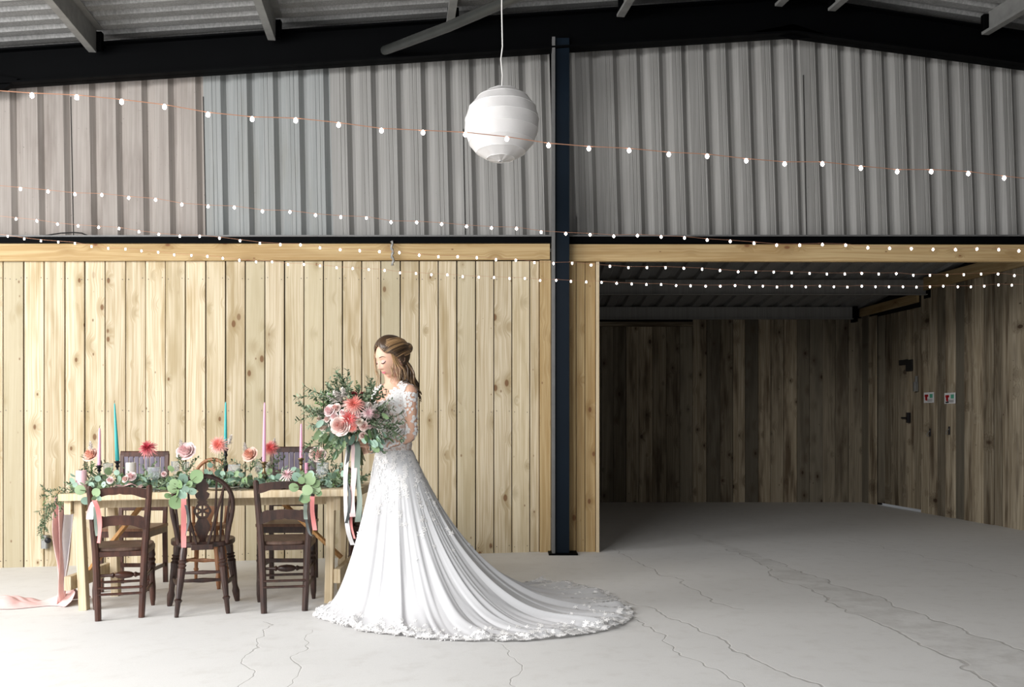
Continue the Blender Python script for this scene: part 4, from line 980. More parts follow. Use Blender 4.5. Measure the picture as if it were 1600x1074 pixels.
def vase_flower(u, y, v, kind, label, vaselabel, facing=(-.1, -.8, .6), s=1.0, plume=None, sprigs=3, spd=1.0):
    x = X(u, y); b = OT(x, y)+Vector((0, 0, .001)); top = W(u, v, y)
    vs = thing('bud_vase', vaselabel, 'vase', b, 0, 'glass bud vases'); h = min(.10, (top.z-b.z)*.62)
    mb = MB(); mb.lathe([(.020, 0), (.023, .004), (.023, h*.5), (.011, h*.75), (.010, h*.95), (.013, h), (.011, h), (.008, h*.75), (.019, h*.5), (.019, .008), (0, .006)], (0, 0, 0), 14); mb.build('bottle', M_GLASS, vs, 50)
    f = thing('flower_stem', label, 'flower', b+Vector((0, 0, .012)), 0, 'flowers in bud vases'); d = top-Vector(f.location)
    mb = MB(); mb.tube([(0, 0, 0), (d.x*.2, d.y, h), d], .0022, 5); mb.build('stem', M_STEM, f)
    s *= 1.45 if kind in ROSES else 1.25; put('bloom', (ROSES.get(kind) or DAHL.get(kind)), f, Mat(d, facing, s))
    rd = random.Random(int(u*7))
    if plume is not None: put('white_plume', PLUME[int(u) % 2], f, Mat(d+Vector((plume[0], .01, plume[1])), (plume[0]*6, 0, 1), (plume[2] if len(plume) > 2 else 1.0)*1.35))
    for k in range(sprigs):
        a = -1 if k % 2 else 1; put('leaf_sprig', (OLSPR+SMSPR)[rd.randrange(7)], f, Mat(Vector((0, 0, h)), (a*rd.uniform(.25, .9)*spd, rd.uniform(-.4, .2), 1), rd.uniform(.7, 1.05), rd.uniform(0, 6)))
vase_flower(142, 6.98, 712, 'peach', 'peach rose with white plume at the far left of the table', 'clear bud vase holding the leftmost peach rose', (-.2, -.7, .6), 1.15, (-.005, .015, .85), 4)
vase_flower(231, 7.0, 701, 'red', 'spiky red dahlia on a thin stem in front of the left reeded chair', 'clear bud vase holding the spiky red dahlia on the left', (.0, -.8, .6), 1.1, None, 4)
vase_flower(291, 7.0, 706, 'pink', 'large pale pink rose with spiky white plume left of centre', 'clear bud vase holding the pale pink rose', (-.1, -.8, .5), 1.35, (-.03, .01, .95), 4)
vase_flower(342, 7.0, 696, 'salmon', 'salmon dahlia in front of the middle teal taper', 'clear bud vase holding the salmon dahlia', (.0, -.9, .4), 1.1, (.06, .0, .8), 5)
vase_flower(391, 7.05, 711, 'peach', 'peach rose with white plume left of the tallest pink taper', 'clear bud vase left of the tallest pink taper', (-.3, -.8, .5), 1.2, (-.03, .015, .9), 3)
vase_flower(423, 7.15, 701, 'coral', 'coral red dahlia right of the tallest pink taper', 'clear bud vase right of the tallest pink taper', (.1, -.9, .4), 1.15, (.02, .02, .7), 3)
vase_flower(496, 6.98, 711, 'blush', 'pink rose nearest the bride on the table', 'clear bud vase nearest the bride', (.2, -.8, .5), 1.15, None, 4)
def loose(u, v, y, kind, label, facing, s):
    t = thing('loose_bloom', label, 'flower', W(u, v, y), 0, 'blooms laid in the garland'); put('bloom', ROSES.get(kind) or DAHL.get(kind), t, Mat(Vector((0, 0, 0)), facing, s))
loose(205, 745, 6.84, 'pink', 'pale pink rose laid in the garland below the short ivory candle', (.2, -.8, .5), .95)
loose(196, 749, 6.82, 'blush', 'blush rose beside the pale pink rose in the garland', (-.4, -.7, .4), .75)
loose(172, 751, 6.84, 'pink', 'small pink rose head in the garland under the left goblet', (0, -.9, .3), .7)
loose(256, 741, 6.90, 'pink', 'small pale bloom right of the wide goblet', (0, -.9, .3), .55)
loose(449, 743, 6.83, 'pale', 'large pale pink dahlia lying above the right ladder-back chair', (-.1, -.7, .8), 1.25)

# garland down the table
ga = thing('leaf_garland', 'eucalyptus and olive garland running down the table and over its left end', 'garland', (-2.1, 7.0, zt(-2.1)))
GO = Vector(ga.location); rd = random.Random(11)
gp = [OT(lerp(-3.02, -1.10, i/20), 6.93+.03*math.sin(i*1.7))+Vector((0, 0, .02)) for i in range(21)]
mb = MB(); mb.tube([p-GO for p in gp], .006, 5); mb.build('stem', M_STEM, ga)
for k in range(280):
    t = rd.random(); x = lerp(-3.05, -1.08, t); y = 6.93+rd.gauss(0, .055); y = max(6.77, y); z = zt(x)+.018+abs(rd.gauss(0, .048))*(1 if y > 6.8 else .4)
    d = Vector((rd.uniform(-1, 1), rd.uniform(-1, .3), rd.uniform(-.3, .7)))
    put('leaf', RL if rd.random() < .75 else RLG, ga, Mat(Vector((x, y, z))-GO, d, rd.uniform(.65, 1.1), rd.uniform(-1, 1)))
mb = MB()
for k in range(1300):
    x = rd.uniform(-3.05, -1.05); y = 6.95+rd.gauss(0, .08); y = max(6.76, y); z = zt(x)+.012+abs(rd.gauss(0, .045))
    d = Vector((rd.uniform(-1, 1), rd.uniform(-.8, .5), rd.uniform(-.1, .9))); mb.leaf(Vector((x, y, z))-GO, d, (rd.uniform(-.5, .5), -.6, .6), rd.uniform(.025, .05), rd.uniform(.009, .016), rd.random())
tag(mb.build('small_foliage', M_OLIVE, ga, 60), kind='stuff')
for k in range(34):   # upright sprays along the garland
    x = lerp(-2.95, -1.15, k/33); put('leaf_sprig', (OLSPR+SMSPR)[k % 7], ga, Mat(Vector((x, rd.uniform(6.86, 7.06), zt(x)+.03))-GO, (rd.uniform(-.7, .7), rd.uniform(-.5, .2), 1), rd.uniform(.6, 1.0), rd.uniform(0, 6)))
for k in range(26):   # sprays hanging over the left end
    x = rd.uniform(-3.17, -2.95); y = rd.uniform(6.78, 6.96); z = zt(-3.05)+.02-abs(x+3.0)*.5*rd.random()
    put('leaf_sprig', OLSPR[k % 4] if k % 3 else SMSPR[k % 3], ga, Mat(Vector((x, y, z))-GO, (rd.uniform(-1, -.1), rd.uniform(-.4, .1), rd.uniform(-1, .25)), rd.uniform(.7, 1.0), rd.uniform(0, 6)))
for k in range(14):
    t = k/13; p = W(lerp(84, 66, t**.6)+rd.uniform(-4, 4), lerp(785, 822, t), 6.85)
    put('leaf_sprig', OLSPR[k % 4], ga, Mat(p-GO, (rd.uniform(-.5, .3), -.2, -1), rd.uniform(.55, .75), rd.uniform(0, 6)))
for k in range(16):
    x = rd.uniform(-1.35, -1.06); put('leaf_sprig', OLSPR[k % 4] if k % 2 else SMSPR[k % 3], ga, Mat(Vector((x, rd.uniform(6.82, 7.1), zt(x)+.03))-GO, (rd.uniform(-.3, 1), rd.uniform(-.4, .2), rd.uniform(0, 1)), rd.uniform(.6, .9), rd.uniform(0, 6)))

# ribbon strip helper
def ribbon(pts, wd_, side=(1, 0, 0)):
    mb = MB(); n = len(pts); rows = []
    # smooth
    P = []
    for i in range(n-1):
        for k in range(5):
            t = k/5; p0, p1, p2, p3 = pts[max(i-1, 0)], pts[i], pts[i+1], pts[min(i+2, n-1)]
            P.append(.5*((2*p1)+(p2-p0)*t+(2*p0-5*p1+4*p2-p3)*t*t+(3*p1-p0-3*p2+p3)*t**3))
    P.append(pts[-1]); sd = Vector(side)
    for i, p in enumerate(P):
        a = math.sin(i*.35)*.5; s_ = (sd*math.cos(a)+Vector((0, 1, 0))*math.sin(a)).normalized()
        rows.append([p-s_*wd_/2, p, p+s_*wd_/2])
    mb.grid(rows); return mb
# posies tied to the three front chairs
def posy(label, leaves, y, ribs_, group='posies tied to the chair backs'):
    o = W(leaves[0][0], leaves[0][1], y); t = thing('eucalyptus_posy', label, 'greenery', o, 0, group)
    c0 = sum(((W(a[0], a[1], y)) for a in leaves), Vector())/len(leaves)
    for (u, v, d_) in leaves:
        p = W(u, v, y+rd.uniform(-.03, .02)); s = d_*y/F/.055*1.12; d = Vector((p.x-c0.x+rd.uniform(-.03, .03), 0, p.z-c0.z+.02)).normalized()+Vector((0, -.25, .1))
        nrm = Vector((0, -1, 0)); M = Matrix.Translation(p-o-d.normalized()*.03*s) @ rot_to(d); 
        # turn the blade towards the room
        x_ = M.to_3x3() @ Vector((0, -1, 0)); spin = rd.uniform(-.5, .5)
        put('leaf', RLG if rd.random() < .6 else RL, t, M @ Matrix.Rotation(spin, 4, 'Z') @ Matrix.Diagonal((s, s, s, 1)))
    mb = MB()
    for (u, v, d_) in leaves: mb.tube([c0-o+Vector((0, .03, 0)), (c0-o+W(u, v, y)-o)*.5+Vector((0, .02, .0)), W(u, v, y)-o], .0018, 4)
    mb.build('stem', M_STEM, t)
    for k, (mt, w_, pp, nm) in enumerate(ribs_):
        m_ = ribbon([W(a, b, y-.015-.004*k)-o for a, b in pp], w_*y/F); r_ = m_.build('ribbon', mt, t, 180); r_['label'] = nm
    return t
posy('eucalyptus posy on the left post of the left ladder-back chair', [(133, 783, 13), (125, 766, 14), (143, 758, 9), (150, 770, 12), (158, 764, 12), (155, 779, 9), (142, 792, 8), (147, 779, 8), (162, 757, 9), (153, 748, 9)], 6.34,
     [(M_RIB_PALE, 8, [(146, 785), (141, 797), (138, 812)], 'blush ribbon tail'), (M_RIB_SAGE, 8, [(150, 790), (151, 815), (153, 838)], 'dark sage ribbon tail'), (M_RIB_WHITE, 7, [(147, 784), (143, 800), (142, 812)], 'white ribbon tail'), (M_RIB_PINK, 7, [(147, 782), (153, 797), (156, 822), (154, 849)], 'coral ribbon tail')])
posy('eucalyptus posy on the left side of the hoop-backed chair', [(307, 745, 19), (286, 749, 15), (272, 756, 13), (269, 765, 14), (275, 785, 19), (285, 773, 15), (300, 768, 14), (280, 757, 12), (290, 765, 11), (262, 775, 9), (277, 771, 11), (296, 757, 10)], 6.36,
     [(M_RIB_GREY, 4, [(288, 783), (293, 800), (294, 818), (288, 838)], 'thin dark ribbon tail'), (M_RIB_PINK, 8, [(287, 780), (287, 810), (287, 856)], 'coral ribbon tail')])
posy('eucalyptus posy on the right post of the right ladder-back chair', [(463, 745, 14), (484, 749, 17), (459, 762, 13), (471, 751, 10), (480, 766, 15), (493, 765, 14), (477, 778, 16), (470, 779, 10), (493, 756, 12), (486, 741, 11), (498, 771, 9)], 6.40,
     [(M_RIB_GREY, 4, [(477, 785), (478, 810), (483, 832), (487, 838)], 'thin dark ribbon tail'), (M_RIB_SAGE, 6, [(478, 784), (477, 800), (478, 812)], 'pale sage ribbon tail'), (M_RIB_PINK, 7, [(488, 776), (488, 800), (492, 829)], 'coral ribbon tail')])

# ------------------------------------------------------------------ the bride
def skin_mat():
    m, nt, b = NT('skin'); v, r = objcoord(nt, False); n = noise(nt, v, 14, 3)
    lk(nt, mixc(nt, n, (.64, .37, .26), (.74, .47, .35)), b.inputs['Base Color']); b.inputs['Roughness'].default_value = .5
    b.inputs['Subsurface Weight'].default_value = .15; b.inputs['Subsurface Radius'].default_value = (.02, .008, .004); b.inputs['Subsurface Scale'].default_value = .3
    return m
M_SKIN = skin_mat()
M_HAIR = valmat('brown_blonde_hair', (.030, .015, .008), (.44, .27, .13), .38, 0)
M_LIP = plain('lip_pink', (.68, .20, .25), .4); M_BROW = plain('brow_brown', (.10, .06, .04), .8); M_LASH = plain('lash_black', (.01, .008, .008), .8)
M_SHADOW = plain('eyelid_shadow', (.62, .36, .32), .5)
M_LACE = plain('white_lace_applique', (.80, .79, .785), .7, 0, .03)
def tulle():
    m, nt, b = NT('white_tulle'); a = nd(nt, 'ShaderNodeAttribute', attribute_name='val'); v, r = objcoord(nt, False)
    b.inputs['Base Color'].default_value = (.70, .705, .725, 1); b.inputs['Roughness'].default_value = .6; b.inputs['Sheen Weight'].default_value = .2
    lk(nt, a.outputs['Fac'], b.inputs['Alpha']); return m
M_TULLE = tulle()
M_SATIN = plain('ivory_pink_underskirt', (.66, .63, .635), .5, 0, .03, 2)
def bodice_mat():
    m, nt, b = NT('beaded_lace_bodice'); v, r = objcoord(nt, False)
    n = noise(nt, v, 55, 3, .6); c = mixc(nt, ramp(nt, n, .42, .56), (.56, .43, .37), (.80, .77, .75))
    lk(nt, c, b.inputs['Base Color']); b.inputs['Roughness'].default_value = .5; bump(nt, n, b, .4, .004); return m
M_BOD = bodice_mat()

BC = Vector((-.735, 6.20, 0)); yaw = math.radians(50)
BF = Vector((-math.sin(yaw), -math.cos(yaw), 0)); BL = Vector((math.cos(yaw), -math.sin(yaw), 0)); UP = Vector((0, 0, 1))
FZ = zf(-.735)
def bp(l, f, z): return BC+BL*l+BF*f+UP*z
br_ = thing('person', 'woman in a white lace wedding dress with a long train, looking down at her bouquet', 'person', (BC.x, BC.y, FZ))
BO = Vector(br_.location)
# torso rings: z, half width, half depth, forward offset
TR = [(.80, .120, .090, -.01), (.90, .130, .095, -.01), (.98, .122, .092, 0), (1.04, .122, .095, .0), (1.11, .126, .098, .004), (1.18, .138, .108, .010), (1.235, .146, .118, .018), (1.29, .148, .108, .014), (1.34, .158, .090, .004), (1.375, .150, .074, -.002), (1.405, .105, .060, -.002), (1.425, .062, .050, .002), (1.45, .050, .048, .008), (1.49, .047, .050, .018), (1.535, .046, .052, .026)]
def tring(z):
    for i in range(len(TR)-1):
        if TR[i][0] <= z <= TR[i+1][0]:
            t = (z-TR[i][0])/(TR[i+1][0]-TR[i][0]); return [lerp(TR[i][k], TR[i+1][k], t) for k in (1, 2, 3)]
    return TR[-1][1:] if z > 1 else TR[0][1:]
body = MB()
rows = [[bp(a*math.cos(t), f+b*math.sin(t), z) for t in [2*PI*k/28 for k in range(28)]] for z, a, b, f in TR]
n0 = len(body.v); body.grid(rows, closed=True); body.add(rows[0], [tuple(range(27, -1, -1))]); body.add(rows[-1], [tuple(range(28))])
def ball(c, r, sx=(1, 1, 1), seg=16):
    c = Vector(c); body.lathe([(math.sin(PI*i/10)*r, -math.cos(PI*i/10)*r) for i in range(11)], c, seg)
for s in (-1, 1): ball(bp(s*.066, .070, 1.245), .058)
SH_L, EL_L, WR_L = bp(.165, -.005, 1.372), Vector((-.612, 6.10, 1.100)), Vector((-.862, 6.005, 1.022))
SH_R, EL_R, WR_R = bp(-.165, -.005, 1.372), bp(-.215, .03, 1.10), Vector((-.900, 6.115, 1.035))
def arm_path(S, E, Wr, n=10):
    out = []
    for i in range(n+1): out.append((S.lerp(E, i/n), [.046, .045, .043, .041, .040, .038, .037, .036, .035, .0345, .034][i]))
    for i in range(1, n+1): out.append((E.lerp(Wr, i/n), [0, .0345, .0345, .034, .033, .0315, .030, .028, .026, .0245, .0235][i]))
    P = [p for p, r in out]; R = [r for p, r in out]
    for _ in range(2): P = [P[0]]+[(P[i-1]+P[i]*2+P[i+1])/4 for i in range(1, len(P)-1)]+[P[-1]]
    return P, R
ARMS = [arm_path(SH_L, EL_L, WR_L), arm_path(SH_R, EL_R, WR_R)]
for P, R in ARMS: body.tube(P, R, 16); 
for s, S in ((1, SH_L), (-1, SH_R)): ball(S+Vector((0, 0, -.004)), .047); body.tube([S, bp(s*.09, -.006, 1.392), bp(s*.04, -.004, 1.41)], [.044, .040, .035], 12)
# legs and feet under the skirt
for s in (-1, 1):
    body.tube([bp(s*.06, 0, .88), bp(s*.085, .01, .70), bp(s*.08, .015, .52), bp(s*.08, -.005, .36), bp(s*.075, -.01, .16), bp(s*.075, 0, .07)], [.066, .070, .056, .052, .036, .034], 14)
    body.tube([bp(s*.075, -.03, .06), bp(s*.075, .05, .03), bp(s*.078, .12, -.01), bp(s*.078, .16, -.02)], [.03, .033, .034, .018], 10)

# hands closed round the stems
STA, STB = W(553, 668, 5.955), W(563, 724, 5.975)       # axis of the stem bundle
def stem_at(z): t = (z-STA.z)/(STB.z-STA.z); return STA.lerp(STB, t)
def hand(Wr, dirsign, zc):
    c = stem_at(zc); back = (Vector((Wr.x, Wr.y, 0))-Vector((c.x, c.y, 0))).normalized(); th0 = math.atan2(back.y, back.x)
    # palm lies against the bundle on the camera side (left hand) or far side (right hand)
    pa = th0+dirsign*-.9
    def rp(a, r, z): q = stem_at(z); return Vector((q.x+math.cos(a)*r, q.y+math.sin(a)*r, z))
    palm0 = Wr; 
    rows = []
    for i in range(6):
        t = i/5; a = th0+dirsign*-1.0*t; mid = Wr.lerp(rp(th0+dirsign*-.95, .040, zc), t); hw = lerp(.022, .040, min(1, t*1.6)); th_ = lerp(.018, .012, t)
        nrm = Vector((math.cos(th0+dirsign*-.6), math.sin(th0+dirsign*-.6), 0))
        rows.append([mid+UP*hw*math.cos(q)+nrm*th_*math.sin(q) for q in [2*PI*k/12 for k in range(12)]])
    body.grid(rows, closed=True); body.add(rows[0], [tuple(range(12))]); body.add(rows[-1], [tuple(range(11, -1, -1))])
    for k in range(4):
        z = zc+.030-.0195*k; L = (2.6, 2.85, 2.7, 2.3)[k]; a0 = th0+dirsign*-.8
        pts = [rp(a0+dirsign*-1.0*L*t, (.042, .040, .034, .030, .027)[i], z-.004*t) for i, t in enumerate((0, .3, .55, .8, 1))]
        body.tube(pts, [.0095, .0092, .0088, .0080, .0065], 8)
    zt0 = zc+.022; pts = [Wr.lerp(rp(th0, .04, zc), .45)+UP*.012, rp(th0+dirsign*.45, .042, zt0), rp(th0+dirsign*1.1, .034, zt0+.012), rp(th0+dirsign*1.6, .030, zt0+.018)]
    body.tube(pts, [.014, .0115, .0100, .0080], 8)
hand(WR_L, -1, 1.028); hand(WR_R, 1, 1.075)

# ---- head
HM = Matrix.Translation((-.742, 6.145, 1.598)) @ Matrix.Rotation(0, 4, 'Z')
fy = Matrix.Rotation(math.radians(180-50), 4, 'Z')       # local +Y (face) -> world
# local axes: X = her left, Y = forward, Z = up
hx, hy, hz = BL.copy(), BF.copy(), UP.copy()
pt = Matrix.Rotation(math.radians(20), 3, hx.cross(Vector((0,0,0))) if False else (hx*-1))
hy2 = pt @ hy; hz2 = pt @ hz
if hy2.z > 0:
    pt = Matrix.Rotation(math.radians(20), 3, hx); hy2 = pt @ hy; hz2 = pt @ hz
HM = (Matrix((hx, hy2, hz2)).transposed()*1.09).to_4x4(); HM.translation = (-.745, 6.150, 1.580)
def G(x, m, s): return math.exp(-((x-m)/s)**2)
def headp(d, off=0.0):
    """point on the head for unit direction d in head space"""
    x, y, z = d; sx, sy, sz = .072, .092, .112
    if z < 0:
        t = -z; sx *= 1-.30*t**1.5
        if y < 0: sy *= 1-.42*t**.8
        else: sy *= 1-.02*t
    p = Vector((x*sx, y*sy, z*sz))
    if y < 0 and z > -.3: p.y *= 1.06
    if y > 0:
        f = sstep(.15, .75, y); p.y = lerp(p.y, min(p.y, .083), f*.7)
        X_, Z_ = p.x, p.z
        ax = abs(X_)
        # brow, sockets, cheeks, nose, lips, chin
        dy = .003*G(Z_, .030, .012)*G(X_, 0, .045)
        dy -= .0095*G(ax, .030, .015)*G(Z_, .008, .012)
        dy += .0060*G(ax, .031, .0105)*G(Z_, .004, .0085)
        dy += .004*G(ax, .036, .018)*G(Z_, -.024, .018)
        nz = 0
        if -.045 < Z_ < .028: nz = sstep(.028, -.030, Z_)**1.2*.021 if Z_ > -.030 else .021*(1-sstep(-.030, -.043, Z_))
        dy += nz*G(X_, 0, .0085+.004*G(Z_, -.032, .012))
        dy += .0035*G(ax, .012, .006)*G(Z_, -.034, .007)
        dy += .0065*G(X_, 0, .019)*(G(Z_, -.054, .0042)*.9+G(Z_, -.064, .0050))
        dy -= .0020*G(X_, 0, .022)*G(Z_, -.0590, .0022)
        dy -= .0025*G(X_, 0, .020)*G(Z_, -.076, .006)
        dy += .007*G(X_, 0, .018)*G(Z_, -.093, .012)
        p.y += dy*sstep(.05, .4, y)
    if off: p += Vector((x, y, z)).normalized()*off
    return p
def uvs(n, m):
    rows = []
    for i in range(n+1):
        ph = -PI/2+PI*i/n; rows.append([Vector((math.cos(ph)*math.sin(2*PI*j/m), math.cos(ph)*math.cos(2*PI*j/m), math.sin(ph))) for j in range(m)])
    return rows
hr = uvs(80, 120); hm = [[HM @ headp(d) for d in r] for r in hr]
body.grid(hm, closed=True)
ear = MB()
for s in (-1, 1):
    c = Vector((s*.069, -.008, -.006)); pts = [HM @ (c+Vector((s*.006*(1+math.sin(a)), -.010-.014*math.sin(a), .026*math.cos(a)))) for a in [PI*i/8 for i in range(9)]]
    body.tube(pts, .0045, 6); body.tube([HM @ (c+Vector((0, -.002, .018))), HM @ (c+Vector((s*.004, -.006, -.018)))], [.009, .008], 6)
me = body.mesh('body_raw', M_SKIN, 180); bo = bpy.data.objects.new('body_raw', me); COL.objects.link(bo)
rm = bo.modifiers.new('r', 'REMESH'); rm.mode = 'VOXEL'; rm.voxel_size = .0034; rm.use_smooth_shade = True
sm = bo.modifiers.new('s', 'SMOOTH'); sm.factor = .5; sm.iterations = 2
dg = bpy.context.evaluated_depsgraph_get(); me2 = bpy.data.meshes.new_from_object(bo.evaluated_get(dg)); me2.name = 'body'
bpy.data.objects.remove(bo); me2.transform(Matrix.Translation(-BO)); me2.polygons.foreach_set('use_smooth', [True]*len(me2.polygons))
if not me2.materials: me2.materials.append(M_SKIN)
bdy = put('body', me2, br_)
BB = BVHTree.FromPolygons([v.co+BO for v in me2.vertices], [tuple(p.vertices) for p in me2.polygons])
def pbuild(mb, name, mat, smooth=60, parent=None):
    mb.v = [tuple(Vector(p)-BO) for p in mb.v]; return mb.build(name, mat, parent or br_, smooth)
# face details laid on the head surface
hbm = MB(); hbm.grid([[headp(d) for d in r] for r in hr], closed=True); hb = BVHTree.FromPolygons([Vector(v) for v in hbm.v], hbm.f)
def face(x, z, off=.0008):
    h = hb.ray_cast(Vector((x, .3, z)), Vector((0, -1, 0))); return HM @ (h[0]+Vector((0, off+.0012, 0)))
mb = MB(); rows = []
for i in range(9):
    t = i/8*2-1; x = t*.0205; zt_ = -.0515-.004*abs(t)+.0015*math.cos(t*6)*(1-abs(t)); zb_ = -.0675+.0085*abs(t)**1.8; zm = -.0592+.0008*abs(t)
    rows.append([face(x, z) for z in (max(zt_, zm), (zt_+zm)/2, zm, (zm+zb_)/2, min(zb_, zm))])
mb.grid(rows); pbuild(mb, 'lips', M_LIP, 180, bdy)
for s in (-1, 1):
    mb = MB(); mb.tube([face(s*x, z, .0) for x, z in ((.016, .027), (.024, .031), (.034, .033), (.043, .029), (.049, .024))], [.0011, .0022, .0021, .0015, .0006], 6); pbuild(mb, 'eyebrow', M_BROW, 60, bdy)
    mb = MB(); mb.tube([face(s*x, z, .0012) for x, z in ((.019, -.0005), (.025, -.0050), (.031, -.0065), (.038, -.0045), (.044, .0015), (.047, .005))], [.0008, .0018, .0022, .0022, .0017, .0006], 6)
    for k in range(7):
        x = .022+k*.0038; a = face(s*x, -.005+.004*(abs(k-3)/3)**2, .001); mb.leaf(a, (HM.to_3x3() @ Vector((s*.25*(k-2)/4, 1, -.75))), HM.to_3x3() @ Vector((0, .5, 1)), .0085, .0016)
    pbuild(mb, 'eyelashes', M_LASH, 60, bdy)
    mb = MB(); mb.grid([[face(s*(.020+.025*i/6), lerp(-.003, .0125-.003*abs(i-3)/3, j/3), -.0006) for j in range(4)] for i in range(7)]); pbuild(mb, 'eyeshadow', M_SHADOW, 180, bdy)

# ---- hair
def hairline(d):
    x, y, z = d; az = math.atan2(abs(x), y)     # 0 front .. pi back
    return lerp(.72, .36, sstep(.15, .95, az)) if az < .95 else lerp(.36, -.62, sstep(.95, 2.1, az))
hair = MB(); rows_d = uvs(56, 84); vs = []; fs = []; idx = {}
for i, r in enumerate(rows_d):
    for j, d in enumerate(r): idx[(i, j)] = len(vs); vs.append(HM @ (headp(d, .006+.010*sstep(0, .25, d.z-hairline(d)))+Vector((0, -.010*sstep(0, -1, d.y), .007*max(0, d.z)))))
for i in range(56):
    for j in range(84):
        q = [(i, j), (i, (j+1) % 84), (i+1, (j+1) % 84), (i+1, j)]
        if all(rows_d[a][b].z > hairline(rows_d[a][b]) for a, b in q): fs.append(tuple(idx[a] for a in q))
hair.add(vs, fs, .06)
BUN = Vector((.020, -.106, .030)); rdh = random.Random(5)
def slerp(a, b, t):
    o = math.acos(max(-1, min(1, a.dot(b))))
    return (a*math.sin((1-t)*o)+b*math.sin(t*o))/math.sin(o) if o > 1e-4 else a.copy()
for s in (-1, 1):
    for k in range(34):
        q = k/33
        if k % 2: d0 = Vector((s*lerp(.02, .10, rdh.random()), lerp(.62, -.25, q), lerp(.76, 1.0, min(1, q*1.6)))).normalized()     # from the parting
        else:                                                                          # from the hairline to the temple
            az = lerp(.12, 1.45, q)*s; zz_ = hairline((math.sin(az), math.cos(az), 0))+.02; c_ = math.sqrt(max(.01, 1-zz_*zz_)); d0 = Vector((math.sin(az)*c_, math.cos(az)*c_, zz_)).normalized()
        mid = Vector((s*1.0, .05-.3*q, lerp(.95, .15, q))).normalized(); d1 = Vector((s*.10, -1, lerp(.32, .02, q))).normalized(); pts = []
        for i in range(11):
            t = i/10; dd = slerp(slerp(d0, mid, t), slerp(mid, d1, t), t)
            pts.append(HM @ (headp(dd, lerp(.006, .019, math.sin(min(1, t*1.5)*PI/2))+rdh.uniform(-.0015, .0015))+Vector((0, -.012*t*t, 0))))
        v_ = (.75 if rdh.random() < .42 else .12)+rdh.uniform(-.12, .2)
        if s < 0: v_ *= .8
        hair.tube(pts, [.003, .006, .008, .009, .009, .009, .009, .008, .007, .006, .004], 6, val=max(0, v_*(1 if q < .8 else .6)), flat=.55)
for k in range(16):   # rolled twist at the back
    pts = []; ph = k*.39
    for i in range(10):
        t = i/9; c = Vector((lerp(.062, -.040, t), lerp(-.080, -.118, math.sin(t*PI)), lerp(.018, .020, t)+.006*math.sin(t*PI)))
        a = ph+t*2.2; rr_ = .019*math.sin(lerp(.25, .85, t)*PI)+.003
        pts.append(HM @ (c+Vector((0, math.cos(a)*rr_, math.sin(a)*rr_))))
    hair.tube(pts, [.003, .006, .008, .009, .009, .009, .009, .008, .006, .003], 6, val=rdh.choice((.03, .08, .12, .30, .55)))
for k in range(26):   # hair drawn back over the ear into the twist
    q = k/25; s_ = 1; pts = [HM @ Vector((s_*(.070+.008*math.sin(t*PI)), lerp(.030-.03*q, -.085, t), lerp(lerp(.050, .012, q), lerp(.030, .0, q), t)-.006*math.sin(t*PI))) for t in [i/7 for i in range(8)]]
    hair.tube(pts, [.003, .006, .0075, .008, .008, .008, .007, .004], 6, val=rdh.choice((.05, .15, .4, .65)), flat=.6)
def lock(p, wav, r, v_, ph=0.0, fq=9.0):
    P = []; n = 22
    for i in range(n+1):
        t = i/n; k = t*(len(p)-1); a = int(min(k, len(p)-2)); f = k-a; p0, p1, p2, p3 = p[max(a-1, 0)], p[a], p[a+1], p[min(a+2, len(p)-1)]
        c = .5*((2*p1)+(p2-p0)*f+(2*p0-5*p1+4*p2-p3)*f*f+(3*p1-p0-3*p2+p3)*f**3)
        P.append(c+Vector((math.sin(t*fq+ph), math.cos(t*fq+ph)*.8, 0))*wav*min(1, t*2.5))
    hair.tube(P, [r*(.5+.5*min(1, 5*i/n))*(1-.75*(i/n)**3) for i in range(n+1)], 6, val=v_)
# long waves down the back
for k in range(58):
    q = rdh.random(); yy_ = 6.185+rdh.uniform(-.045, .06)
    u0 = lerp(620, 632, rdh.random()); p = [W(u0, rdh.uniform(550, 562), yy_-.01), W(lerp(622, 642, q), 575, yy_+.0), W(lerp(627, 648, q), 592, yy_), W(lerp(634, 653, q), 606, yy_+.01), W(lerp(640, 656, q)+rdh.uniform(-2, 2), rdh.uniform(612, 624), yy_+.02)]
    lock(p, .008, rdh.uniform(.007, .011), rdh.choice((.0, .03, .06, .10, .22)), rdh.uniform(0, 6), rdh.uniform(9, 14))
for k in range(5):
    lock([W(648, 600, 6.19), W(652, 612, 6.19), W(655+k, 622+k, 6.2), W(657+rdh.uniform(-3, 3), 629+rdh.uniform(-3, 3), 6.2)], .006, .002, .3, k, 10)
# loose fair strands that frame the face
for (pp, y0, r) in (([(596, 543), (601, 556), (606, 568), (611, 577), (613, 586), (609, 598)], 6.075, .0028), ([(598, 544), (603, 557), (609, 572), (613, 583), (616, 590)], 6.07, .0022),
                   ([(612, 552), (616, 566), (618, 578), (622, 590), (620, 602)], 6.06, .0032), ([(614, 553), (619, 568), (624, 578), (625, 590), (621, 600)], 6.06, .0030),
                   ([(618, 556), (622, 568), (630, 578), (634, 588), (631, 594)], 6.07, .0026), ([(610, 550), (614, 565), (612, 578), (614, 590), (611, 600)], 6.06, .0022),
                   ([(590, 540), (586, 552), (585, 566), (587, 580), (590, 590), (588, 600), (586, 611)], 6.20, .0026), ([(588, 542), (584, 556), (586, 575), (593, 592), (588, 606)], 6.22, .0020)):
    P = [W(u, v, y0+.012*math.sin(i)) for i, (u, v) in enumerate(pp)]; lock(P, .003, r, .85, y0*7, 8); lock([p+Vector((.006, .004, 0)) for p in P], .003, r*.8, .6, y0*9, 7)
pbuild(hair, 'hair', M_HAIR, 60)

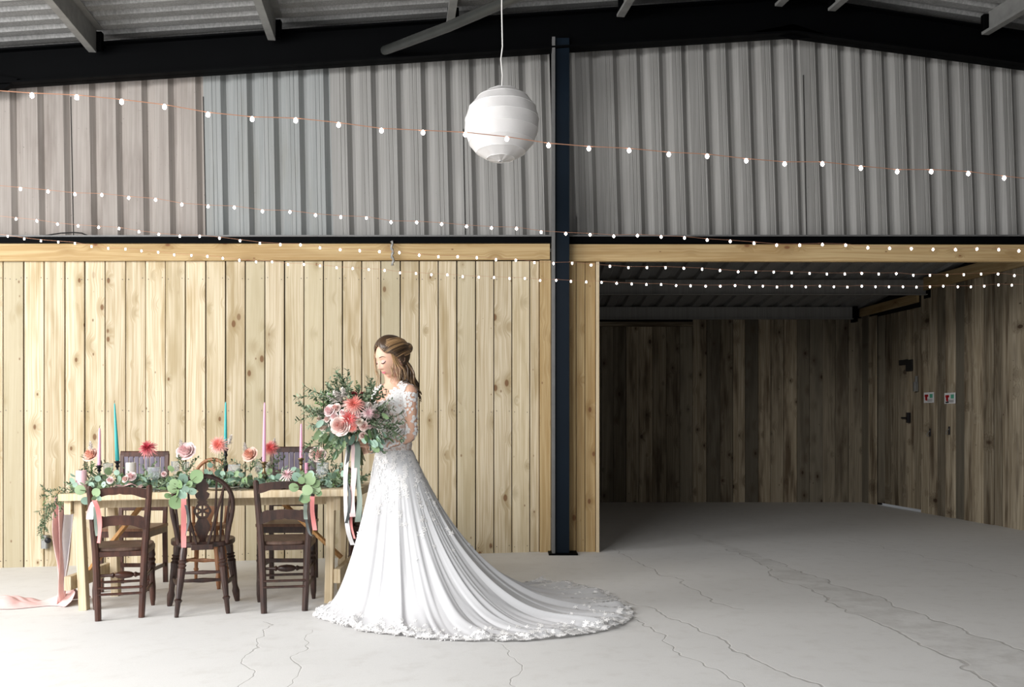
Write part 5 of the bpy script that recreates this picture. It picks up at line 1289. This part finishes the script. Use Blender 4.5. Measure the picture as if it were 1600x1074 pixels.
# ---- bodice, sleeves (lace motifs), skirt
mb = MB(); rows = []; NB_ = 48
for i in range(15):
    t = i/14; row = []
    for j in range(NB_):
        th = 2*PI*j/NB_; fr = math.sin(th); sd = abs(math.cos(th))
        top = lerp(1.285, 1.385, sd**1.2) if fr > 0 else lerp(1.30, 1.385, sd**1.2)
        z = lerp(.985, top, t); a, b, f = tring(z); bust = .030*G(z, 1.245, .05)*max(0, fr)**1.0*(.55+.45*G(abs(math.cos(th)), .5, .35))
        row.append(bp((a+.006)*math.cos(th), f+(b+.007+bust)*math.sin(th), z))
    rows.append(row)
mb.grid(rows, closed=True); BOD = rows; bdc = pbuild(mb, 'bodice', M_BOD, 180)
rl_ = random.Random(21)
def motif(mb, p, n, L, k=5, fan=False):
    n = n.normalized(); t1_ = n.orthogonal().normalized(); t2_ = n.cross(t1_); a0 = rl_.uniform(0, 6.28)
    for i in range(k):
        a = a0+(2*PI*i/k if not fan else (i-k/2)*.55); d = t1_*math.cos(a)+t2_*math.sin(a)+n*.05
        mb.leaf(p+n*.002, d, n, L*rl_.uniform(.7, 1.15), L*.42, rl_.random(), cup=.1)
mb = MB()
for P, R in ARMS:
    n = len(P)
    for k in range(560):
        t = rl_.random(); i = min(int(t*(n-1)), n-2); f = t*(n-1)-i; c = P[i].lerp(P[i+1], f); r = lerp(R[i], R[i+1], f); ax = (P[i+1]-P[i]).normalized()
        e1 = ax.orthogonal().normalized(); e2 = ax.cross(e1); a = rl_.uniform(0, 2*PI); nn = e1*math.cos(a)+e2*math.sin(a)
        if mnoise.noise((c+nn*r)*17+Vector((3, 1, 2))) < -.24 and t < .97: continue
        motif(mb, c+nn*(r+.001), nn, .020, 3, True)
mo = pbuild(mb, 'lace_sleeves', M_LACE, 60)
mb = MB()
for k in range(900):
    i = rl_.randrange(2, 15); j = rl_.randrange(NB_); p = BOD[i][j]; a = BOD[i][(j+1) % NB_]-p; b = BOD[i][j]-BOD[i-1][j]; nn = a.cross(b)
    if nn.length < 1e-9: continue
    nn.normalize()
    if nn.dot(p-Vector((BC.x, BC.y, p.z))) < 0: nn = -nn
    edge = i > 11
    if not edge and mnoise.noise(p*20) < -.05: continue
    motif(mb, p+a*rl_.random()+b*rl_.random()*.5, nn, .017 if not edge else .022, 4)
for s in (-1, 1):
    for k in range(190):
        c = bp(s*rl_.uniform(.085, .185), rl_.uniform(-.09, .12), rl_.uniform(1.29, 1.43)); h = BB.find_nearest(c)
        if h[0] is None or h[0].z < 1.30: continue
        motif(mb, h[0], h[1], .021, 3, True)
pbuild(mb, 'lace_bodice_flowers', M_LACE, 60, bdc)

HEM = [(-1.25, 6.30), (-1.13, 6.13), (-.97, 5.90), (-.83, 5.76), (-.67, 5.66), (-.50, 5.54), (-.28, 5.45), (.02, 5.40), (.18, 5.43), (.36, 5.50), (.51, 5.62), (.63, 5.78), (.72, 6.02), (.735, 6.28), (.70, 6.60), (.61, 6.98), (.42, 7.24), (.22, 7.30), (0, 7.12), (-.30, 6.93), (-.70, 6.84), (-1.02, 6.72), (-1.20, 6.50)]
def hem(s):
    n = len(HEM); k = (s % 1)*n; a = int(k) % n; f = k-int(k); g = [Vector((*HEM[(a+q) % n], 0)) for q in (-1, 0, 1, 2)]
    return .5*((2*g[1])+(g[2]-g[0])*f+(2*g[0]-5*g[1]+4*g[2]-g[3])*f*f+(3*g[1]-g[0]-3*g[2]+g[3])*f**3)
WZ = 1.005; WC = Vector((BC.x, BC.y, 0))
def skirt(s, g, k=1.0, amp=1.0, inset=0.0):
    P = hem(s); d = P-WC; D_ = d.length; d.normalize()
    ca, sa = d.dot(BL), d.dot(BF); r0 = 1/math.sqrt((ca/.131)**2+(sa/.104)**2)-inset*.4
    D2 = r0+(D_*k-r0)
    sc_ = 1+.010*abs(math.sin(s*PI*95))*(g > .99)
    r = lerp(r0, D2*sc_, g); x = WC.x+d.x*r; y = WC.y+d.y*r; fz_ = zf(x)
    p_ = lerp(2.25, 2.9, sstep(.55, 1.2, D_))
    z = fz_+.006+(WZ-fz_)*(1-g)**p_
    hip = .020*math.sin(min(1, g*8)*PI)*(1 if g < .125 else 0)
    am = sstep(.02, .5, g)*amp
    w_ = math.sin(s*2*PI*11+1.2)+.7*math.sin(s*2*PI*19+2.1+2*math.sin(g*2.5))+.5*math.sin(s*2*PI*31+.4+3*g)+.35*math.sin(s*2*PI*53+g*2)
    w_ = math.copysign(abs(w_)**.85, w_)
    steep = (1-g)**1.1
    disp = .017*am*w_
    x += d.x*disp*steep; y += d.y*disp*steep
    crumple = .020*sstep(.55, .9, g)*(1+math.sin(s*2*PI*23+g*8+2*math.sin(s*40)))*.5*amp*(1-.75*sstep(.93, 1, g))
    z += (abs(disp)*1.1+disp*.5)*(1-steep)*(1 if g < .97 else .4)+crumple
    return Vector((x-0, y, max(z, fz_+.004)-inset))
def skirt_mesh(k, amp, inset, ns, ng, alpha, gmax=1.0):
    rows = []; vals = []
    for i in range(ng+1):
        g = (i/ng)**1.35*gmax; rows.append([skirt(j/ns, g, k, amp, inset) for j in range(ns)])
    mb = MB()
    mb.grid(rows, closed=True)
    mb.val = []
    for i in range(ng):
        for j in range(ns): mb.val.append(alpha((i/ng)**1.35*gmax, j/ns))
    return mb
mb = skirt_mesh(1.0, 1.0, 0, 720, 64, lambda g, s: lerp(.80, .55, sstep(.35, .9, g))); tsk = pbuild(mb, 'tulle_skirt', M_TULLE, 180)
mb = skirt_mesh(.84, .8, .012, 420, 44, lambda g, s: 1.0); pbuild(mb, 'underskirt', M_SATIN, 180)
def sk_motif(mb, s, g, L, k, fan=False):
    e = .002; p = skirt(s, g); a = skirt(s+e, g)-p; b = skirt(s, min(1, g+.01))-skirt(s, g-.01); n = a.cross(b)
    if n.length < 1e-10: return
    n.normalize(); n = n if n.z > 0 else -n
    motif(mb, p+n*.001, n, L, k, fan)
mb = MB()
for k in range(2300):
    s = rl_.random(); g = 1-abs(rl_.gauss(0, .07)) if rl_.random() < .8 else rl_.uniform(.72, 1)
    if mnoise.noise(Vector((s*90, g*20, 0))) < -.12 and g < .965: continue
    sk_motif(mb, s, min(g, .995), .017, 5)
for k in range(520): sk_motif(mb, k/520, .990, .016, 3)
tag(pbuild(mb, 'lace_hem', M_LACE, 60, tsk), kind='stuff')
mb = MB()
for k in range(1500):
    s = rl_.random(); g = abs(rl_.gauss(0, .12))+.002
    if g > .34 or mnoise.noise(Vector((s*26, g*16, 4))) < -.05+g*.9: continue
    sk_motif(mb, s, g, .018, 4)
tag(pbuild(mb, 'lace_waist_flowers', M_LACE, 60, tsk), kind='stuff')

# ------------------------------------------------------------------ bouquet
BQ = W(549, 652, 5.94)
bq = thing('bridal_bouquet', 'large loose bouquet of blush roses, coral dahlias and trailing greenery in her hands', 'bouquet', BQ)
rb_ = random.Random(31)
mb = MB()
for k in range(26):
    a = rb_.uniform(0, 2*PI); r = .020*math.sqrt(rb_.random()); tp = STA+Vector((math.cos(a)*r*1.6, math.sin(a)*r*1.6, .03)); bt = STB+Vector((math.cos(a)*r*1.5+.0, math.sin(a)*r*1.5, rb_.uniform(-.02, .02)))
    mb.tube([tp-BQ, STA.lerp(STB, .5)+Vector((math.cos(a)*r*.8, math.sin(a)*r*.8, 0))-BQ, bt-BQ], .0032, 5, val=.3)
mb.build('stems', M_STEM, bq)
RBQ = .20
for n_, (u, v, kind, s, dz) in enumerate([(532, 665, 'blush', 1.72, .0), (546, 655, 'coral', 1.45, .01), (553, 633, 'salmon', 1.35, .0), (507, 666, 'cream', 1.2, .02), (515, 642, 'pink', 1.05, .0), (525, 638, 'blush', .85, .01), (522, 651, 'pink', .75, 0), (511, 655, 'blush', .6, 0),
        (562, 660, 'cream', .75, 0), (568, 666, 'blush', .85, 0), (577, 665, 'pink', .62, 0), (585, 664, 'pink', .62, 0), (567, 681, 'blush', .70, 0), (566, 632, 'blush', .62, 0), (576, 634, 'cream', .75, 0), (587, 647, 'pink', .8, .02), (575, 646, 'pale', .95, -.01), (553, 617, 'red', .62, .03), (566, 616, 'red', .42, .03), (551, 668, 'salmon', .7, 0), (499, 655, 'cream', .6, .03), (541, 640, 'cream', .5, 0), (560, 648, 'pink', .55, 0), (535, 645, 'pink', .55, 0)]):
    x, z = X(u, 5.8), Z(v, 5.8); c = Vector((BQ.x, BQ.y, BQ.z)); p = Vector((x, 0, z)); dx, dz_ = x-c.x, z-c.z; q = min(.96, math.hypot(dx, dz_)/RBQ); y = BQ.y-.155*math.sqrt(1-q*q)+dz
    p = W(u, v, y); f = (Vector((dx*1.2, -.22-.0*q, dz_*1.2+.06))).normalized()
    put('bloom', ROSES.get(kind) or DAHL.get(kind), bq, Mat(p-BQ, f, s, n_))
for (u, v, a, s) in ((534, 628, -.5, 1.2), (527, 628, -.9, 1.1), (540, 622, -.2, 1.0), (571, 641, .4, .8), (505, 648, -1.2, .9), (580, 641, .9, .8)):
    put('white_plume', PLUME[0], bq, Mat(W(u, v, 5.83)-BQ, (a, -.6, .8), s))
sp = []
for k in range(95):
    a = rb_.uniform(0, 2*PI); el = rb_.uniform(-.2, 1); d = Vector((math.cos(a), -rb_.uniform(.0, .9), math.sin(a)*.85-.05)); L_ = RBQ*rb_.uniform(.45, .85)
    sp.append((BQ+d.normalized()*L_*Vector((1.0, .7, .85)).length/1.5, d, rb_.uniform(.7, 1.05)))
for (u, v, dx, dz_, s) in ((500, 622, -1, .3, 1.0), (512, 618, -1, .15, 1.1), (538, 612, -.3, 1, 1.1), (542, 616, .1, 1, 1.0), (560, 618, .1, 1, .8), (570, 618, .4, 1, .8), (498, 642, -1, .25, 1.0), (500, 650, -1, 0, 1.0), (495, 648, -1, .4, .8), (502, 676, -.8, -.6, 1.1), (508, 682, -.6, -.9, 1.1), (514, 690, -.5, -.9, 1.1), (520, 688, -.2, -1, 1.0), (592, 640, .8, .7, .8), (588, 645, .8, .9, .8), (598, 655, 1, .2, .9), (595, 668, 1, -.1, 1.1), (598, 676, 1, -.15, 1.0), (600, 670, 1, .15, 1.0), (590, 678, .9, -.3, 1.0), (505, 690, -.7, -.8, 1.1), (499, 683, -.9, -.5, 1.0)):
    sp.append((W(u, v, 5.88+rb_.uniform(-.04, .04)), Vector((dx, -.25, dz_)), s*1.0))
for k, (p, d, s) in enumerate(sp):
    e = p-BQ+d.normalized()*.09*s
    if e.z < -.10 and -.03 < e.x < .13 and e.y < .06: continue
    put('leaf_sprig', (OLSPR+SMSPR[:1])[k % 5], bq, Mat(p-BQ, d, s, rb_.uniform(0, 6)))
for k in range(74):
    u = rb_.uniform(515, 590); v = lerp(676, 706, rb_.random()**1.1); 
    if u > 575 or u < 525: v -= 8
    if k < 22: u = rb_.uniform(500, 600); v = rb_.uniform(645, 690)
    if 546 < u < 572 and v > 680: continue
    p = W(u, v, 5.84+rb_.uniform(-.04, .06)); d = Vector(((u-552)/60+rb_.uniform(-.4, .4), -.2, -1))
    put('leaf', RL if rb_.random() < .6 else RLG, bq, Mat(p-BQ, d, rb_.uniform(.7, 1.15), rb_.uniform(-.6, .6)) @ Matrix.Diagonal((.72, 1, 1.1, 1)))
mb = MB()
for k in range(1100):
    d = Vector((rb_.gauss(0, 1), rb_.gauss(0, .8), rb_.gauss(0, .8)-.1)).normalized(); r = RBQ*rb_.uniform(.25, .80); p = Vector((d.x*r*1.02, d.y*r*.68, d.z*r*.78))
    if p.z < -.10 and p.y < .06 and -.02 < p.x < .11: continue
    mb.leaf(p, d+Vector((rb_.uniform(-.6, .6), rb_.uniform(-.6, .6), rb_.uniform(-.6, .6))), (rb_.uniform(-1, 1), -.5, .7), rb_.uniform(.03, .055), rb_.uniform(.010, .018), rb_.random())
tag(mb.build('small_foliage', M_OLIVE, bq, 60), kind='stuff')
for mt, w_, pp, nm in ((M_RIB_WHITE, 7, [(548, 688), (544, 702), (540, 740), (540, 790), (544, 830), (551, 852)], 'long white ribbon'), (M_RIB_GREY, 5, [(549, 688), (546, 702), (541, 745), (546, 772), (545, 800), (541, 818)], 'charcoal ribbon'),
        (M_RIB_PALE, 9, [(553, 688), (553, 702), (553, 740), (550, 780), (551, 808)], 'wide blush ribbon'), (M_RIB_SAGE, 9, [(556, 688), (559, 702), (558, 740), (562, 780), (559, 816)], 'sage ribbon'), (M_RIB_PINK, 4, [(551, 760), (549, 800), (549, 822), (554, 842)], 'thin coral ribbon')):
    yR = 5.90; m_ = ribbon([W(a, b, (5.935 if i == 0 and b < 690 else yR)-.015*i)-BQ for i, (a, b) in enumerate(pp)], w_*yR/F); r_ = m_.build('ribbon', mt, bq, 180); r_['label'] = nm
